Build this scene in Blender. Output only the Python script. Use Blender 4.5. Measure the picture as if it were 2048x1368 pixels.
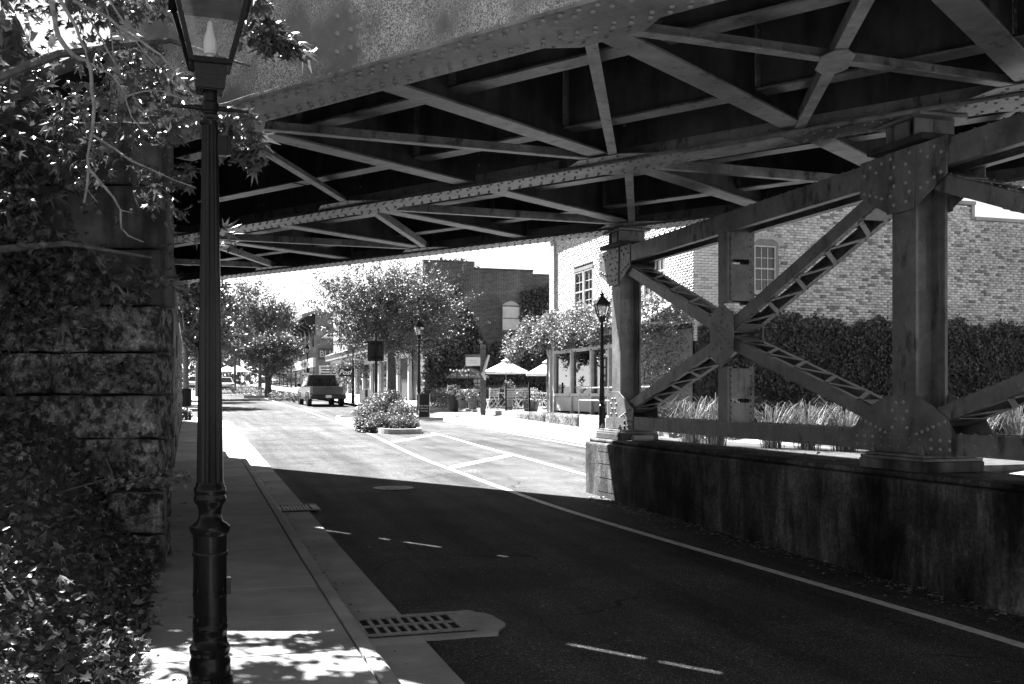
import bpy, bmesh, math, random
import numpy as np
from mathutils import Vector, Matrix
R = math.radians
random.seed(7); rng = np.random.default_rng(7)
sc = bpy.context.scene
for o in list(bpy.data.objects): bpy.data.objects.remove(o)
col = sc.collection

# ------------------------------------------------------------------ camera
EYE = 1.75; FPX = 2050.0; HY = 788.0
cam = bpy.data.cameras.new('camera'); camo = bpy.data.objects.new('camera', cam); col.objects.link(camo)
camo.location = (0, 0, EYE); camo.rotation_euler = (R(90), 0, 0)
cam.sensor_width = 36; cam.lens = 36 * FPX / 2048; cam.shift_y = (HY - 684) / 2048
cam.clip_start = 0.05; cam.clip_end = 3000
sc.camera = camo
# ------------------------------------------------------------------ light
SUN = Vector((-.50, .656, 1.0)).normalized()
w = bpy.data.worlds.new('World'); sc.world = w; w.use_nodes = True
nt = w.node_tree; bg = nt.nodes['Background']
sky = nt.nodes.new('ShaderNodeTexSky'); sky.sky_type = 'NISHITA'; sky.sun_disc = False
sky.sun_elevation = math.asin(SUN.z); sky.sun_rotation = math.atan2(SUN.x, SUN.y)
sky.air_density = 0.5; sky.dust_density = 0.3
bw = nt.nodes.new('ShaderNodeRGBToBW')
nt.links.new(sky.outputs[0], bw.inputs[0]); nt.links.new(bw.outputs[0], bg.inputs['Color'])
bg.inputs['Strength'].default_value = 0.05
sl = bpy.data.lights.new('sun', 'SUN'); sl.energy = 5.0; sl.angle = R(0.53); sl.color = (1, 1, 1)
so = bpy.data.objects.new('sun', sl); col.objects.link(so); so.location = (-10, 10, 30)
so.rotation_euler = (-SUN).to_track_quat('-Z', 'Y').to_euler()
sc.view_settings.view_transform = 'Standard'; sc.view_settings.look = 'None'
sc.view_settings.gamma = 1.0; sc.view_settings.exposure = 2.9
sc.cycles.max_bounces = 5; sc.cycles.diffuse_bounces = 3; sc.cycles.transparent_max_bounces = 6

# ------------------------------------------------------------------ frames
U = Vector((-.2990, .9543, 0)); Rt = Vector((.9543, .2990, 0)); Z = Vector((0, 0, 1))   # street: along, across
D = Vector((-.7804, .6252, 0)); N = Vector((.6252, .7804, 0))                             # bridge: along girders, across
def gz(s):
    if s < 4: return 0.0
    if s < 12: return .0175 * (s - 4) ** 2 / 16
    if s < 200: return .0175 * (s - 8)
    return .0175 * 192
def S(s, t, z=0.0): return U * s + Rt * t + Z * z
def SG(s, t, z=0.0): return U * s + Rt * t + Z * (z + gz(s))
def B(q, n, z): return D * q + N * n + Z * z
def P(px, py, Y): return Vector(((px - 1024) / FPX * Y, Y, EYE + (HY - py) / FPX * Y))

# ------------------------------------------------------------------ materials (grey scale: the photograph is black and white)
def mat(name, v0, v1=None, scale=5.0, rough=.7, bump=0.0, bscale=None, detail=4, spec=.3, metal=0.0, contrast=(.35, .65), extra=None):
    m = bpy.data.materials.new(name); m.use_nodes = True
    t = m.node_tree; b = t.nodes['Principled BSDF']
    b.inputs['Roughness'].default_value = rough; b.inputs['Metallic'].default_value = metal
    b.inputs['Specular IOR Level'].default_value = spec
    if v1 is None: v1 = v0
    tc = t.nodes.new('ShaderNodeTexCoord'); co = tc.outputs['Object']
    n = t.nodes.new('ShaderNodeTexNoise'); n.inputs['Scale'].default_value = scale; n.inputs['Detail'].default_value = detail
    n.inputs['Roughness'].default_value = .65
    t.links.new(co, n.inputs['Vector'])
    r = t.nodes.new('ShaderNodeMapRange'); r.inputs[1].default_value = contrast[0]; r.inputs[2].default_value = contrast[1]
    r.inputs[3].default_value = v0; r.inputs[4].default_value = v1
    t.links.new(n.outputs['Fac'], r.inputs[0])
    val = r.outputs[0]
    if extra: val = extra(t, co, val)
    t.links.new(val, b.inputs['Base Color'])
    if bump:
        n2 = t.nodes.new('ShaderNodeTexNoise'); n2.inputs['Scale'].default_value = bscale or scale * 4; n2.inputs['Detail'].default_value = 3
        t.links.new(co, n2.inputs['Vector'])
        bp = t.nodes.new('ShaderNodeBump'); bp.inputs['Strength'].default_value = min(1, bump); bp.inputs['Distance'].default_value = .02
        t.links.new(n2.outputs['Fac'], bp.inputs['Height']); t.links.new(bp.outputs[0], b.inputs['Normal'])
    return m
def nmath(t, op, a, b=None):
    x = t.nodes.new('ShaderNodeMath'); x.operation = op
    for i, v in enumerate((a, b)):
        if v is None: continue
        if isinstance(v, (int, float)): x.inputs[i].default_value = v
        else: t.links.new(v, x.inputs[i])
    return x.outputs[0]
def noise(t, co, scale, lo, hi, a=0.0, b=1.0, detail=4, stretch=None, rough=.6):
    if stretch:
        mp = t.nodes.new('ShaderNodeMapping'); mp.inputs['Scale'].default_value = stretch; t.links.new(co, mp.inputs['Vector']); co = mp.outputs[0]
    n = t.nodes.new('ShaderNodeTexNoise'); n.inputs['Scale'].default_value = scale; n.inputs['Detail'].default_value = detail
    n.inputs['Roughness'].default_value = rough
    t.links.new(co, n.inputs['Vector'])
    r = t.nodes.new('ShaderNodeMapRange'); r.inputs[1].default_value = lo; r.inputs[2].default_value = hi; r.inputs[3].default_value = a; r.inputs[4].default_value = b
    t.links.new(n.outputs['Fac'], r.inputs[0]); return r.outputs[0]
def streaks(scale, lo, hi, a, b, st=(1, 1, .06)):     # dark run-off stains running down a surface
    return lambda t, co, v: nmath(t, 'MULTIPLY', v, noise(t, co, scale, lo, hi, a, b, stretch=st))
def specks(scale, thr, gain, big=None):               # light or dark specks
    def f(t, co, v):
        v = nmath(t, 'MULTIPLY', v, noise(t, co, scale, thr, thr + .06, 1.0, gain, detail=2))
        if big: v = nmath(t, 'MULTIPLY', v, noise(t, co, big[0], .35, .68, big[1], big[2], detail=5))
        return v
    return f
def leafmat(name, v, trans=.35, rough=.4, var=.5):
    m = bpy.data.materials.new(name); m.use_nodes = True; t = m.node_tree; b = t.nodes['Principled BSDF']
    b.inputs['Roughness'].default_value = rough; b.inputs['Specular IOR Level'].default_value = .4
    tc = t.nodes.new('ShaderNodeTexCoord')
    val = noise(t, tc.outputs['Object'], 9.0, .3, .7, v * (1 - var), v * (1 + var), detail=3)
    t.links.new(val, b.inputs['Base Color'])
    tr = t.nodes.new('ShaderNodeBsdfTranslucent'); t.links.new(val, tr.inputs['Color'])
    mx = t.nodes.new('ShaderNodeMixShader'); mx.inputs[0].default_value = trans
    t.links.new(b.outputs[0], mx.inputs[1]); t.links.new(tr.outputs[0], mx.inputs[2])
    t.links.new(mx.outputs[0], t.nodes['Material Output'].inputs['Surface'])
    return m
def glassmat(name, tint=.9, rough=.03, alpha=.25):
    m = bpy.data.materials.new(name); m.use_nodes = True; t = m.node_tree
    g = t.nodes.new('ShaderNodeBsdfGlossy'); g.inputs['Roughness'].default_value = rough
    tr = t.nodes.new('ShaderNodeBsdfTransparent'); tr.inputs['Color'].default_value = (tint, tint, tint, 1)
    f = t.nodes.new('ShaderNodeFresnel'); f.inputs['IOR'].default_value = 1.5
    a = nmath(t, 'ADD', f.outputs[0], alpha * .15)
    mx = t.nodes.new('ShaderNodeMixShader'); t.links.new(a, mx.inputs[0]); t.links.new(tr.outputs[0], mx.inputs[1]); t.links.new(g.outputs[0], mx.inputs[2])
    t.links.new(mx.outputs[0], t.nodes['Material Output'].inputs['Surface']); return m
def tonemat(name, lo, hi, rough=.85, bump=.25):       # per-piece tone attribute -> albedo
    m = bpy.data.materials.new(name); m.use_nodes = True; t = m.node_tree; b = t.nodes['Principled BSDF']
    b.inputs['Roughness'].default_value = rough; b.inputs['Specular IOR Level'].default_value = .2
    at = t.nodes.new('ShaderNodeAttribute'); at.attribute_name = 'tone'
    tc = t.nodes.new('ShaderNodeTexCoord')
    v = noise(t, tc.outputs['Object'], 9, .40, .55, .6, 1.0, detail=6)
    g = noise(t, tc.outputs['Object'], .5, .35, .60, .68, 1.0, detail=4)
    x = nmath(t, 'MULTIPLY', nmath(t, 'MULTIPLY', at.outputs['Fac'], v), g)
    r = t.nodes.new('ShaderNodeMapRange'); r.inputs[3].default_value = lo; r.inputs[4].default_value = hi
    t.links.new(x, r.inputs[0]); t.links.new(r.outputs[0], b.inputs['Base Color'])
    n2 = t.nodes.new('ShaderNodeTexNoise'); n2.inputs['Scale'].default_value = 60; t.links.new(tc.outputs['Object'], n2.inputs['Vector'])
    bp = t.nodes.new('ShaderNodeBump'); bp.inputs['Strength'].default_value = bump; bp.inputs['Distance'].default_value = .01
    t.links.new(n2.outputs['Fac'], bp.inputs['Height']); t.links.new(bp.outputs[0], b.inputs['Normal'])
    return m
def brickmat(name, a, b_, mortar, scale=1.0):
    # far brick walls, courses too fine to pick apart: UV in metres
    m = bpy.data.materials.new(name); m.use_nodes = True; t = m.node_tree; b = t.nodes['Principled BSDF']
    b.inputs['Roughness'].default_value = .9; b.inputs['Specular IOR Level'].default_value = .15
    uv = t.nodes.new('ShaderNodeUVMap'); uv.uv_map = 'UVMap'
    k = t.nodes.new('ShaderNodeTexBrick'); k.inputs['Scale'].default_value = 1.0 / scale
    k.inputs['Brick Width'].default_value = .215; k.inputs['Row Height'].default_value = .076; k.inputs['Mortar Size'].default_value = .008
    k.inputs['Color1'].default_value = (a, a, a, 1); k.inputs['Color2'].default_value = (b_, b_, b_, 1); k.inputs['Mortar'].default_value = (mortar,) * 3 + (1,)
    t.links.new(uv.outputs[0], k.inputs['Vector'])
    tc = t.nodes.new('ShaderNodeTexCoord'); g = noise(t, tc.outputs['Object'], .7, .3, .7, .6, 1.25, detail=6)
    bwn = t.nodes.new('ShaderNodeRGBToBW'); t.links.new(k.outputs['Color'], bwn.inputs[0])
    t.links.new(nmath(t, 'MULTIPLY', bwn.outputs[0], g), b.inputs['Base Color'])
    bp = t.nodes.new('ShaderNodeBump'); bp.inputs['Strength'].default_value = .5; bp.inputs['Distance'].default_value = .01; bp.invert = True
    t.links.new(k.outputs['Fac'], bp.inputs['Height']); t.links.new(bp.outputs[0], b.inputs['Normal'])
    return m
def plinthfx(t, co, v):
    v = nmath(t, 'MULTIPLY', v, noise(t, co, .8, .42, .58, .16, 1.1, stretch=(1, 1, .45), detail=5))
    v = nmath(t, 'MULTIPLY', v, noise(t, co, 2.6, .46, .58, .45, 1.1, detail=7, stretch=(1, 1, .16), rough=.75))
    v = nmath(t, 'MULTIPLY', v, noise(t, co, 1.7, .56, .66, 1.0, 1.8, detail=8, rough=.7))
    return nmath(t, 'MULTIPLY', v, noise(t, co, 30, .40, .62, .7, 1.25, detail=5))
M = {}
def asphaltfx(t, co, v):
    v = nmath(t, 'MULTIPLY', v, noise(t, co, 75, .60, .67, .72, 4.0, detail=2))          # pale aggregate
    v = nmath(t, 'MULTIPLY', v, noise(t, co, 34, .32, .46, .35, 1.0, detail=3))            # voids between stones
    mp = t.nodes.new('ShaderNodeMapping'); mp.inputs['Rotation'].default_value = (0, 0, R(-17.4)); t.links.new(co, mp.inputs['Vector'])
    v = nmath(t, 'MULTIPLY', v, noise(t, mp.outputs[0], 1.5, .34, .66, .5, 1.4, detail=5, stretch=(1, .06, 1)))   # wheel tracks, drips along the lane
    v = nmath(t, 'MULTIPLY', v, noise(t, co, .9, .36, .64, .7, 1.15, detail=6))
    wn = t.nodes.new('ShaderNodeTexNoise'); wn.inputs['Scale'].default_value = 1.2; wn.inputs['Detail'].default_value = 6; t.links.new(co, wn.inputs['Vector'])
    ad = t.nodes.new('ShaderNodeMixRGB'); ad.inputs[0].default_value = .5; t.links.new(co, ad.inputs[1]); t.links.new(wn.outputs['Color'], ad.inputs[2])
    vo = t.nodes.new('ShaderNodeTexVoronoi'); vo.feature = 'DISTANCE_TO_EDGE'; vo.inputs['Scale'].default_value = .75; t.links.new(ad.outputs[0], vo.inputs['Vector'])
    r = t.nodes.new('ShaderNodeMapRange'); r.inputs[1].default_value = .003; r.inputs[2].default_value = .009; r.inputs[3].default_value = .35; r.inputs[4].default_value = 1
    t.links.new(vo.outputs['Distance'], r.inputs[0])
    mask = noise(t, co, .35, .50, .56, 0, 1, detail=2)
    cr = nmath(t, 'ADD', nmath(t, 'MULTIPLY', nmath(t, 'SUBTRACT', r.outputs[0], 1.0), mask), 1.0)
    return nmath(t, 'MULTIPLY', v, cr)
M['asphalt'] = mat('asphalt', .06, .085, .6, .9, .6, 110, extra=asphaltfx, spec=.12)
M['concrete'] = mat('concrete', .26, .38, 1.3, .85, .25, 60, extra=specks(35, .68, .55, (.8, .75, 1.1)), spec=.2)
M['walk'] = mat('sidewalk_concrete', .25, .36, 1.1, .85, .25, 70, extra=specks(30, .70, .6, (.7, .7, 1.1)), spec=.2)
M['paint'] = mat('road_paint', .62, .34, 9, .8, .2, 60, contrast=(.45, .7), spec=.2)
M['ground'] = mat('earth', .10, .16, 2, .95, .3)
M['soil'] = mat('soil', .03, .07, 5, .95, .5)
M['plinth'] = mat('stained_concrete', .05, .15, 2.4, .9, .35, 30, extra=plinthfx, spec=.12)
def rustfx(t, co, v):
    v = nmath(t, 'MULTIPLY', v, noise(t, co, 1.2, .38, .62, .55, 1.1, stretch=(1, 1, .25)))
    return nmath(t, 'MULTIPLY', v, noise(t, co, 5, .58, .66, 1.0, .30, detail=8, stretch=(1, 1, .35)))
def steelfx(t, co, v):
    v = nmath(t, 'MULTIPLY', v, noise(t, co, 1.7, .34, .66, .55, 1.4, detail=6, rough=.7))                    # faded and sooty areas
    v = nmath(t, 'MULTIPLY', v, noise(t, co, 4.5, .56, .64, 1.0, .28, detail=7, stretch=(1, 1, .35), rough=.7))  # dark rust runs
    return nmath(t, 'MULTIPLY', v, noise(t, co, 17, .62, .67, 1.0, 1.9, detail=6, rough=.75))                    # chips down to pale primer
M['steel'] = mat('painted_steel', .10, .155, 3, .45, .2, 35, extra=steelfx, spec=.4)
def webfx(t, co, v):     # crazed, peeling paint on the outer girder web
    a = noise(t, co, 1.1, .40, .56, 0, 1, detail=4)
    cr = t.nodes.new('ShaderNodeTexVoronoi'); cr.feature = 'DISTANCE_TO_EDGE'; cr.inputs['Scale'].default_value = 34
    wn = t.nodes.new('ShaderNodeTexNoise'); wn.inputs['Scale'].default_value = 14; wn.inputs['Detail'].default_value = 5; t.links.new(co, wn.inputs['Vector'])
    ad = t.nodes.new('ShaderNodeMixRGB'); ad.inputs[0].default_value = .12; t.links.new(co, ad.inputs[1]); t.links.new(wn.outputs['Color'], ad.inputs[2])
    t.links.new(ad.outputs[0], cr.inputs['Vector'])
    r = t.nodes.new('ShaderNodeMapRange'); r.inputs[1].default_value = .03; r.inputs[2].default_value = .10; r.inputs[3].default_value = 1; r.inputs[4].default_value = 0
    t.links.new(cr.outputs['Distance'], r.inputs[0])
    patch = noise(t, co, 75, .52, .60, 0, 1, detail=4)
    k = nmath(t, 'MULTIPLY', a, nmath(t, 'MAXIMUM', r.outputs[0], nmath(t, 'MULTIPLY', patch, .55)))
    return nmath(t, 'ADD', v, nmath(t, 'MULTIPLY', k, .42))
M['web'] = mat('peeling_girder_paint', .12, .17, 2, .6, .15, 60, extra=webfx, spec=.3)
M['steel_dark'] = mat('dark_steel', .025, .05, 3, .7, .15, 40, extra=rustfx)
M['rivet'] = mat('rivet_steel', .17, .26, 8, .45, 0, spec=.5)
M['web_shade'] = mat('shade_darkened_steel', .03, .065, 2.2, .6, .2, 35, extra=streaks(3, .4, .62, .5, 1.15, (1, 1, .2)), spec=.3)  # web steel darkened in its colour to deepen the shade under the deck
M['rail_edge'] = mat('worn_steel', .12, .22, 6, .45, .2, 40, extra=steelfx, spec=.4)
M['black'] = mat('black_enamel', .006, .010, 8, .16, .05, 70, spec=.13)
M['blackmatte'] = mat('black_matte', .012, .02, 8, .7)
M['pit_dark_plate'] = mat('painted_pit_dark', .004, .006, 8, .9)
M['iron'] = mat('cast_iron', .13, .24, 20, .6, .2, 60, spec=.4)
M['wood'] = mat('weathered_wood', .10, .2, 3, .8, .3, 40, extra=streaks(6, .35, .65, .6, 1.1))
M['timber'] = mat('tie_timber', .02, .05, 3, .9, .3, 40)
M['stone'] = mat('mossy_stone', .035, .20, 11, .95, 1.0, 34, contrast=(.42, .58), extra=specks(26, .54, 1.7, (2.4, .35, 1.2)), spec=.1)
M['smooth_stone'] = mat('dressed_stone', .07, .14, 3, .9, .4, 12, extra=streaks(2.2, .38, .62, .25, 1.15, (1, 1, .18)), spec=.1)
M['joint'] = mat('dark_joint', .015, .03, 5, .95)
M['brick_white'] = tonemat('painted_brick', .05, .74)
M['mortar'] = mat('old_mortar', .06, .11, 6, .95)
M['brick_red'] = brickmat('dark_brick', .035, .085, .26)
M['brick_far'] = brickmat('far_brick', .09, .16, .28)
M['brick_pale'] = brickmat('pale_brick', .30, .45, .2)
M['plaster'] = mat('plaster', .35, .42, 3, .85, .1)
M['darkpanel'] = mat('dark_siding', .05, .09, 3, .8)
M['white'] = mat('white_paint', .62, .74, 4, .5, .05)
M['grey'] = mat('grey_paint', .16, .22, 4, .6, .05)
M['trim'] = mat('pale_trim', .38, .5, 4, .6, .05)
M['glassdark'] = mat('window_glass', .012, .02, 1.5, .06, spec=.6)
M['glasspale'] = mat('curtained_window', .4, .55, 1.5, .25, spec=.5)
M['glass'] = glassmat('clear_glass')
M['shopglass'] = glassmat('shop_glass', .75, .02, .6)
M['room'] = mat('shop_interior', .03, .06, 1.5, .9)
M['bulb'] = mat('frosted_glass', .75, .8, 3, .3, spec=.5)
M['canvas'] = mat('white_canvas', .6, .7, 3, .8)
M['canvasdark'] = mat('grey_canvas', .13, .17, 3, .8)
M['bark'] = mat('bark', .05, .12, 14, .95, .6, 30)
M['vine'] = mat('bare_vine', .15, .25, 12, .9, .4, 40)
M['leaf'] = leafmat('maple_leaf', .085, .22, .32)
M['leafdark'] = leafmat('dark_ivy_leaf', .055, .15, .35)
M['leaflit'] = leafmat('street_tree_leaf', .085, .12, .5, .6)
M['leafbush'] = leafmat('shrub_leaf', .12, .2, .55, .6)
M['grassblade'] = leafmat('grass_blade', .085, .25, .5)
M['litter'] = leafmat('dry_leaf', .19, .1, .8, .7)
M['carpaint'] = mat('dark_car_paint', .035, .045, 3, .18, spec=.5)
M['carpale'] = mat('silver_car_paint', .4, .45, 3, .25, spec=.6)
M['chrome'] = mat('chrome', .5, .55, 3, .15, metal=1)
M['tyre'] = mat('rubber', .012, .02, 10, .85)
M['lamp_red'] = mat('tail_light', .12, .16, 3, .15, spec=.6)
M['plate'] = mat('number_plate', .6, .65, 20, .5)

# ------------------------------------------------------------------ mesh helpers
def props(o, label=None, cat=None, group=None, kind=None):
    for k, v in (('label', label), ('category', cat), ('group', group), ('kind', kind)):
        if v: o[k] = v
    return o
def wpos(o):
    p = Vector((0, 0, 0))
    while o: p = p + o.location; o = o.parent
    return p
def empty(name, loc, label=None, cat=None, group=None, rz=0.0):
    o = bpy.data.objects.new(name, None); o.location = loc; o.rotation_euler = (0, 0, rz); o.empty_display_size = .2; col.objects.link(o)
    return props(o, label, cat, group)
class MB:
    def __init__(s): s.v = []; s.f = []
    def add(s, vs, fs):
        k = len(s.v); s.v += [tuple(x) for x in vs]; s.f += [tuple(i + k for i in f) for f in fs]; return s
    def box(s, c, a, b, d):          # centre and three half vectors
        c, a, b, d = (Vector(x) for x in (c, a, b, d))
        if a.cross(b).dot(d) < 0: a = -a
        vs = [c + a * i + b * j + d * k for k in (-1, 1) for j in (-1, 1) for i in (-1, 1)]
        return s.add(vs, [(0, 2, 3, 1), (4, 5, 7, 6), (0, 1, 5, 4), (2, 6, 7, 3), (0, 4, 6, 2), (1, 3, 7, 5)])
    def beam(s, p, q, wv, hv):       # box from p to q with half vectors
        p, q = Vector(p), Vector(q); return s.box((p + q) / 2, (q - p) / 2, wv, hv)
    def prism(s, pts, ext):          # closed polygon pushed along ext
        pts = [Vector(p) for p in pts]; ext = Vector(ext); n = len(pts)
        nrm = Vector((0, 0, 0))
        for i in range(n): nrm += (pts[i] - pts[0]).cross(pts[(i + 1) % n] - pts[0])
        if nrm.dot(ext) > 0: pts = pts[::-1]
        vs = pts + [p + ext for p in pts]
        return s.add(vs, [tuple(range(n)), tuple(range(2 * n - 1, n - 1, -1))] + [(i, i + n, (i + 1) % n + n, (i + 1) % n) for i in range(n)])
    def tube(s, path, rad, n=8, cap=True):
        path = [Vector(p) for p in path]; m = len(path)
        if not hasattr(rad, '__len__'): rad = [rad] * m
        vs = []
        ref = Vector((.13, .31, .94))
        for i, p in enumerate(path):
            t = (path[min(i + 1, m - 1)] - path[max(i - 1, 0)])
            t = t.normalized() if t.length > 1e-9 else Z
            a = t.cross(ref)
            if a.length < .05: a = t.cross(Vector((1, 0, 0)))
            a.normalize(); b = t.cross(a)
            vs += [p + (a * math.cos(2 * math.pi * k / n) + b * math.sin(2 * math.pi * k / n)) * rad[i] for k in range(n)]
        fs = [(i * n + k, i * n + (k + 1) % n, (i + 1) * n + (k + 1) % n, (i + 1) * n + k) for i in range(m - 1) for k in range(n)]
        if cap: fs += [tuple(range(n))[::-1], tuple(range((m - 1) * n, m * n))]
        return s.add(vs, fs)
    def lathe(s, prof, c=(0, 0, 0), n=20, flute=0, depth=0.0):
        c = Vector(c); vs = []
        for z, r in prof:
            for k in range(n):
                rr = r - (depth * r if flute and (k % (n // flute)) == 0 else 0)
                vs.append(c + Vector((rr * math.cos(2 * math.pi * k / n), rr * math.sin(2 * math.pi * k / n), z)))
        m = len(prof)
        fs = [(i * n + k, i * n + (k + 1) % n, (i + 1) * n + (k + 1) % n, (i + 1) * n + k) for i in range(m - 1) for k in range(n)]
        fs += [tuple(range(n))[::-1], tuple(range((m - 1) * n, m * n))]
        return s.add(vs, fs)
    def dome(s, p, nrm, r, n=7):
        p = Vector(p); nrm = Vector(nrm).normalized(); a = nrm.orthogonal().normalized(); b = nrm.cross(a)
        ring = lambda h, q: [p + nrm * h * r + (a * math.cos(2 * math.pi * k / n) + b * math.sin(2 * math.pi * k / n)) * q * r for k in range(n)]
        vs = ring(-.05, 1) + ring(.5, .8) + [p + nrm * r * .8]
        return s.add(vs, [(k, (k + 1) % n, n + (k + 1) % n, n + k) for k in range(n)] + [(n + k, n + (k + 1) % n, 2 * n) for k in range(n)])
    def build(s, name, m, parent=None, world=True, smooth=False, bevel=0.0):
        off = wpos(parent) if (parent and world) else Vector((0, 0, 0))
        me = bpy.data.meshes.new(name); me.from_pydata([(x[0] - off.x, x[1] - off.y, x[2] - off.z) for x in s.v], [], s.f)
        me.materials.append(M[m] if isinstance(m, str) else m); me.update()
        if smooth:
            me.polygons.foreach_set('use_smooth', [True] * len(me.polygons))
            try: me.set_sharp_from_angle(angle=R(40))
            except Exception: pass
        o = bpy.data.objects.new(name, me); col.objects.link(o)
        if parent: o.parent = parent
        if bevel:
            bv = o.modifiers.new('bevel', 'BEVEL'); bv.width = bevel; bv.segments = 2; bv.limit_method = 'ANGLE'
        return o
def np_mesh(name, V, F, m, parent=None, kind=None, tone=None, uv=None, world=True):
    V = np.asarray(V, np.float32).reshape(-1, 3); F = np.asarray(F, np.int32)
    if parent and world: V = V - np.array(wpos(parent), np.float32)
    me = bpy.data.meshes.new(name); k = F.shape[1]
    me.vertices.add(len(V)); me.vertices.foreach_set('co', V.ravel())
    me.loops.add(F.size); me.loops.foreach_set('vertex_index', F.ravel())
    me.polygons.add(len(F)); me.polygons.foreach_set('loop_start', np.arange(0, F.size, k, dtype=np.int32)); me.polygons.foreach_set('loop_total', np.full(len(F), k, np.int32))
    me.update(calc_edges=True); me.materials.append(M[m] if isinstance(m, str) else m)
    if tone is not None:
        at = me.attributes.new('tone', 'FLOAT', 'POINT'); at.data.foreach_set('value', np.asarray(tone, np.float32))
    o = bpy.data.objects.new(name, me); col.objects.link(o)
    if parent: o.parent = parent
    if kind: o['kind'] = kind
    return o
LEAF2 = (np.array([(0, 0, 0), (.5, .32, .10), (1, 0, -.05), (.5, -.32, .10)]), np.array([(0, 2, 1), (0, 3, 2)]))
_a = [0, 18, 30, 48, 62, 82, 100, 118, 135, 160]
_r = [1, .52, .48, .98, .45, .42, .78, .36, .40, .22]
_pts = [(-.0, 0, 0)] + [(.35 + .65 * r * math.cos(R(a)), .65 * r * math.sin(R(a)), -.12 * r * r) for a, r in zip(_a, _r)] + \
       [(.35 + .65 * r * math.cos(R(a)), -.65 * r * math.sin(R(a)), -.12 * r * r) for a, r in list(zip(_a, _r))[:0:-1]]
_pts.append((.35, 0, .05)); _c = len(_pts) - 1
LEAFM = (np.array(_pts), np.array([(_c, i, i + 1) for i in range(1, _c - 1)] + [(_c, _c - 1, 1)]))
def _maple(lob, curl, skew):
    P0 = []
    for a, r in zip(_a, _r): P0.append((a, r ** lob))
    q = [(.35 + .65 * r * math.cos(R(a)), .65 * r * math.sin(R(a)) * (1 + skew), -curl * r * r) for a, r in P0] + [(.35 + .65 * r * math.cos(R(a)), -.65 * r * math.sin(R(a)) * (1 - skew), -curl * .6 * r * r) for a, r in P0[:0:-1]]
    return np.array([(0, 0, 0)] + q + [(.35, 0, .06 + curl * .2)])
LEAFV = [(_maple(l, c, s), LEAFM[1]) for l, c, s in ((1, .15, 0), (.7, .5, .15), (1.25, .35, -.2), (.85, -.35, .1), (1.0, .8, .0))]
def leaves_mixed(pts, size, **kw):
    pts = np.asarray(pts); idx = rng.integers(0, len(LEAFV), len(pts)); V = []; F = []; k = 0
    for i, tm_ in enumerate(LEAFV):
        q = pts[idx == i]
        if not len(q): continue
        v, f = leaves(q, size * (.75 + .12 * i), tm_, **kw); V.append(v); F.append(f + k); k += len(v)
    return np.vstack(V), np.vstack(F)
def leaves(pts, size, tmpl=LEAF2, bias=(0, 0, .6), tang=None, jit=1.0, sizevar=.35):
    pts = np.asarray(pts, float); n = len(pts); T, Fc = tmpl
    nr = rng.normal(size=(n, 3)) * jit + np.array(bias); nr /= np.linalg.norm(nr, axis=1)[:, None]
    tg = rng.normal(size=(n, 3)) if tang is None else np.asarray(tang) + rng.normal(size=(n, 3)) * .35
    tg -= nr * (tg * nr).sum(1)[:, None]; tg /= np.linalg.norm(tg, axis=1)[:, None] + 1e-9
    bt = np.cross(nr, tg); sz = size * (1 + sizevar * rng.uniform(-1, 1, n))
    V = pts[:, None, :] + sz[:, None, None] * (T[None, :, 0:1] * tg[:, None, :] + T[None, :, 1:2] * bt[:, None, :] + T[None, :, 2:3] * nr[:, None, :])
    F = Fc[None] + (np.arange(n) * len(T))[:, None, None]
    return V.reshape(-1, 3), F.reshape(-1, Fc.shape[1])
_textcache = {}
def text(name, body, size, origin, xdir, updir, m, parent=None, ext=.004, align='CENTER', shear=0.0):
    cu = bpy.data.curves.new(name, 'FONT'); cu.body = body; cu.size = size; cu.extrude = ext; cu.align_x = align; cu.shear = shear; cu.resolution_u = 3
    tmp = bpy.data.objects.new(name, cu); col.objects.link(tmp)
    dg = bpy.context.evaluated_depsgraph_get(); me = bpy.data.meshes.new_from_object(tmp.evaluated_get(dg)); bpy.data.objects.remove(tmp)
    x = Vector(xdir).normalized(); u = Vector(updir).normalized(); n = x.cross(u)
    off = wpos(parent) if parent else Vector((0, 0, 0))
    mx = Matrix(((x.x, u.x, n.x, origin[0] - off.x), (x.y, u.y, n.y, origin[1] - off.y), (x.z, u.z, n.z, origin[2] - off.z), (0, 0, 0, 1)))
    me.transform(mx); me.materials.clear(); me.materials.append(M[m])
    o = bpy.data.objects.new(name, me); col.objects.link(o)
    if parent: o.parent = parent
    return o
def dup(root, loc, rz=None, scale=None, label=None):
    r = root.copy(); col.objects.link(r); r.location = loc
    if rz is not None: r.rotation_euler = (0, 0, rz)
    if scale: r.scale = (scale,) * 3
    if label: r['label'] = label
    for c in root.children:
        k = c.copy(); col.objects.link(k); k.parent = r
        for g in c.children:
            h = g.copy(); col.objects.link(h); h.parent = k
    return r
def uvbox(o):     # metre UVs on vertical walls
    me = o.data; uv = me.uv_layers.new(name='UVMap')
    for p in me.polygons:
        n = p.normal; a = Vector((-n.y, n.x, 0))
        if a.length < .1: a = Vector((1, 0, 0))
        a.normalize()
        for li in p.loop_indices:
            c = me.vertices[me.loops[li].vertex_index].co; uv.data[li].uv = (c.dot(a), c.z)
    return o
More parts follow.
